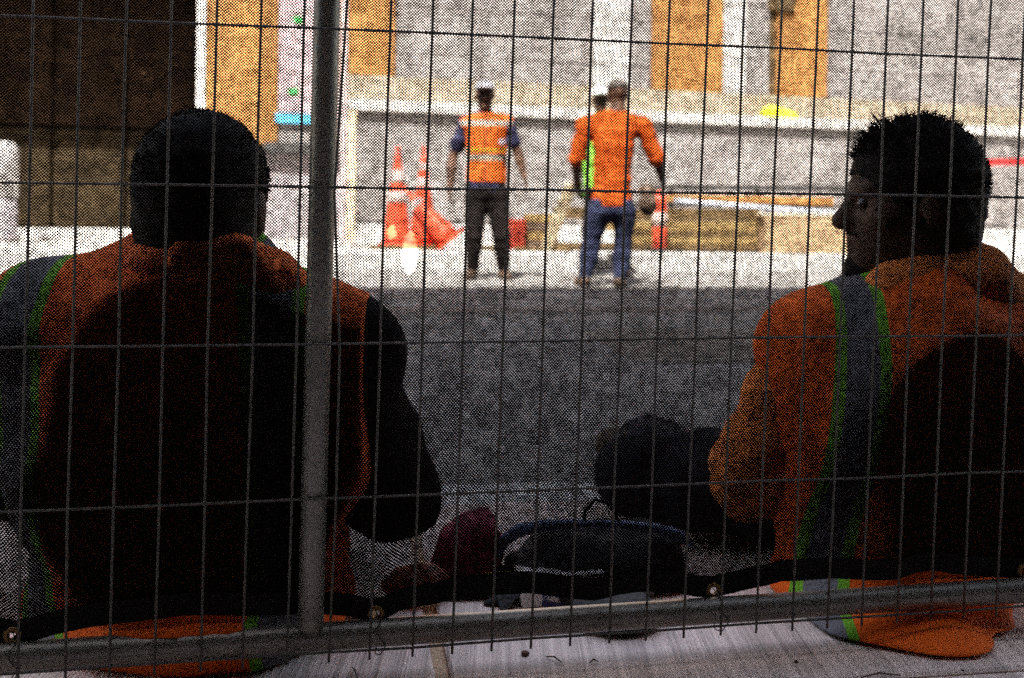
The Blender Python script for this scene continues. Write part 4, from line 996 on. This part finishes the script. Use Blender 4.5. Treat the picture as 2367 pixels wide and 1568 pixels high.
# tears in the cloth
tears = [(947, 585, 17, 50), (905, 538, 9.5, 17), (390, 604, 5, 12), (640, 613, 7, 14), (397, 690, 3, 3), (335, 169, 5, 3), (2268, 551, 6, 13)]
keep = np.ones(Nn, bool); tpos = []
wI, wR = warp(cI, cR)
W_ = fT[None] + wI[:, None] * fA + wR[:, None] * fB + net_off(wI, wR)[:, None] * fN - CAM
dd = W_ @ FW; PX = CX + (W_ @ RT) / dd * F; PY = CY - (W_ @ UP) / dd * F
for tx, ty, rx, ry in tears: keep &= ((PX - tx) / rx) ** 2 + ((PY - ty) / ry) ** 2 > 1
Vc = []
allI = []; allR = []
for k in range(6):
    allI.append(cI + outer[k, 0]); allR.append(cR + outer[k, 1])
inner_ang = outer * np.array([1.0, 1.0])
for k in range(6):
    jx = nr.uniform(-.06, .06, Nn) * hx; jy = nr.uniform(-.06, .06, Nn) * hy
    allI.append(cI + outer[k, 0] * scale * .98 + jx); allR.append(cR + outer[k, 1] * scale + jy)
AI = np.stack(allI, 1)[keep]; AR = np.stack(allR, 1)[keep]
wi, wr_ = warp(AI, AR); off = net_off(wi, wr_)
VV = fT + wi[..., None] * fA + wr_[..., None] * fB + off[..., None] * fN
# merge the shared outer vertices
n = len(VV); 
key = np.round(np.stack([AI[:, :6] * pitch * 2, (AR[:, :6] - RT0) / rp_ * 3], -1)).astype(np.int64)
kk = (key[..., 0] + 100000) * 100000 + key[..., 1] + 50000
uq, first, invs = np.unique(kk.ravel(), return_index=True, return_inverse=True); invs = invs.reshape(n, 6)
OV = VV[:, :6].reshape(-1, 3)[first]; IV = VV[:, 6:].reshape(-1, 3)
ib = len(OV) + (np.arange(n)[:, None] * 6 + np.arange(6)[None])
Q = []
for k in range(6):
    k2 = (k + 1) % 6; Q.append(np.stack([invs[:, k], invs[:, k2], ib[:, k2], ib[:, k]], 1))
Q = np.concatenate(Q); AV = np.concatenate([OV, IV])
net = empty('debris_netting', FN(12, 4.0, NOFF) * vec(1, 1, 0), 'black knitted debris netting hung behind the wire fence, torn in small slits', 'netting')
o = mesh_obj('net_cloth', AV, Q, M['net'], net); tag(o, kind='stuff')
# hem: doubled webbing band along the bottom edge
V = []; Fc = []; ci = np.linspace(NI0, NI1, 420)
GR = [(33, 1463), (868, 1415), (1650, 1366), (2366, 1320)]
gcr = [inv_fence(x, y, NOFF) for x, y in GR] + [inv_fence(-640, 1510, NOFF)]
for i in ci:
    b = hem_row(i); t_ = b - HW - .004
    i2 = i
    for rr_ in (t_, (t_ + b) / 2, b):
        V.append(FN(i, rr_, net_off(i, rr_) - .0015)); V.append(FN(i, rr_, net_off(i, rr_) + .0015))
# (holes for grommets are cut by leaving quads out below)
nseg = len(ci)
HI = np.linspace(NI0, NI1, 1500); NRH = 8
Vh = []; Fh = []
hs = np.array([hem_row(i) for i in HI])
for a in range(len(HI)):
    for b in range(NRH + 1):
        rr_ = hs[a] - HW + HW * b / NRH; Vh.append(FN(HI[a], rr_, net_off(HI[a], rr_) - .0014))
m_ = len(Vh)
Vh = np.array(Vh); Vb = Vh + fN * .0028; Vall = np.concatenate([Vh, Vb])
for a in range(len(HI) - 1):
    for b in range(NRH):
        c_ = Vh[a * (NRH + 1) + b] * .25 + Vh[(a + 1) * (NRH + 1) + b] * .25 + Vh[a * (NRH + 1) + b + 1] * .25 + Vh[(a + 1) * (NRH + 1) + b + 1] * .25
        if any(np.linalg.norm(c_ - FN(g[0], g[1], NOFF - .0014)) < .0068 for g in gcr): continue
        q0, q1, q2, q3 = a * (NRH + 1) + b, (a + 1) * (NRH + 1) + b, (a + 1) * (NRH + 1) + b + 1, a * (NRH + 1) + b + 1
        Fh.append((q0, q1, q2, q3)); Fh.append((q3 + m_, q2 + m_, q1 + m_, q0 + m_))
    q0, q1 = a * (NRH + 1) + NRH, (a + 1) * (NRH + 1) + NRH; Fh.append((q0, q1, q1 + m_, q0 + m_))
mesh_obj('hem', Vall, Fh, M['hem'], net)
fu = fA / np.linalg.norm(fA); fv = np.cross(fN, fu)
GAX = np.array([fu, fv, fN])
for g in gcr:
    p = FN(g[0], g[1], net_off(g[0], g[1]))
    prof = [(.0053, -.003), (.0058, -.0042), (.0085, -.0045), (.0108, -.0030), (.0108, -.0018), (.0050, -.0012), (.0050, .0014), (.0108, .0018), (.0100, .0032), (.0058, .0030), (.0053, .002), (.0053, -.003)]
    mbg = MB(); n_ = 28; V = []; Fc = []
    for r_, z_ in prof:
        for k in range(n_): a_ = 2 * math.pi * k / n_; V.append(p + GAX.T @ vec(r_ * math.cos(a_), r_ * math.sin(a_), z_))
    for i in range(len(prof) - 1):
        for k in range(n_): k2 = (k + 1) % n_; Fc.append((i * n_ + k, i * n_ + k2, (i + 1) * n_ + k2, (i + 1) * n_ + k))
    mesh_obj('grommet', V, Fc, M['brass'], net, True)
    # tie wire from the grommet round the pipe
    c_ = FN(g[0] + .12, cl[0] * g[0] + cl[1], .034); lp = [p + fv * 0 + fN * .003 - (fB / .19) * .002]
    dn = fB / np.linalg.norm(fB)
    for ang in np.linspace(-60, 250, 16):
        t_ = math.radians(ang); rr_ = rp + .0028 + (.006 if 60 < ang < 120 else 0)
        lp.append(c_ - fN * rr_ * math.cos(t_) * 1.0 + dn * rr_ * math.sin(t_) + fu * .006 * math.sin(ang * .05))
    lp.append(p - fN * .004 + dn * .002)
    MB().tube(lp, .0008, 5).build('tie_wire', M['steel_d'], net, True)
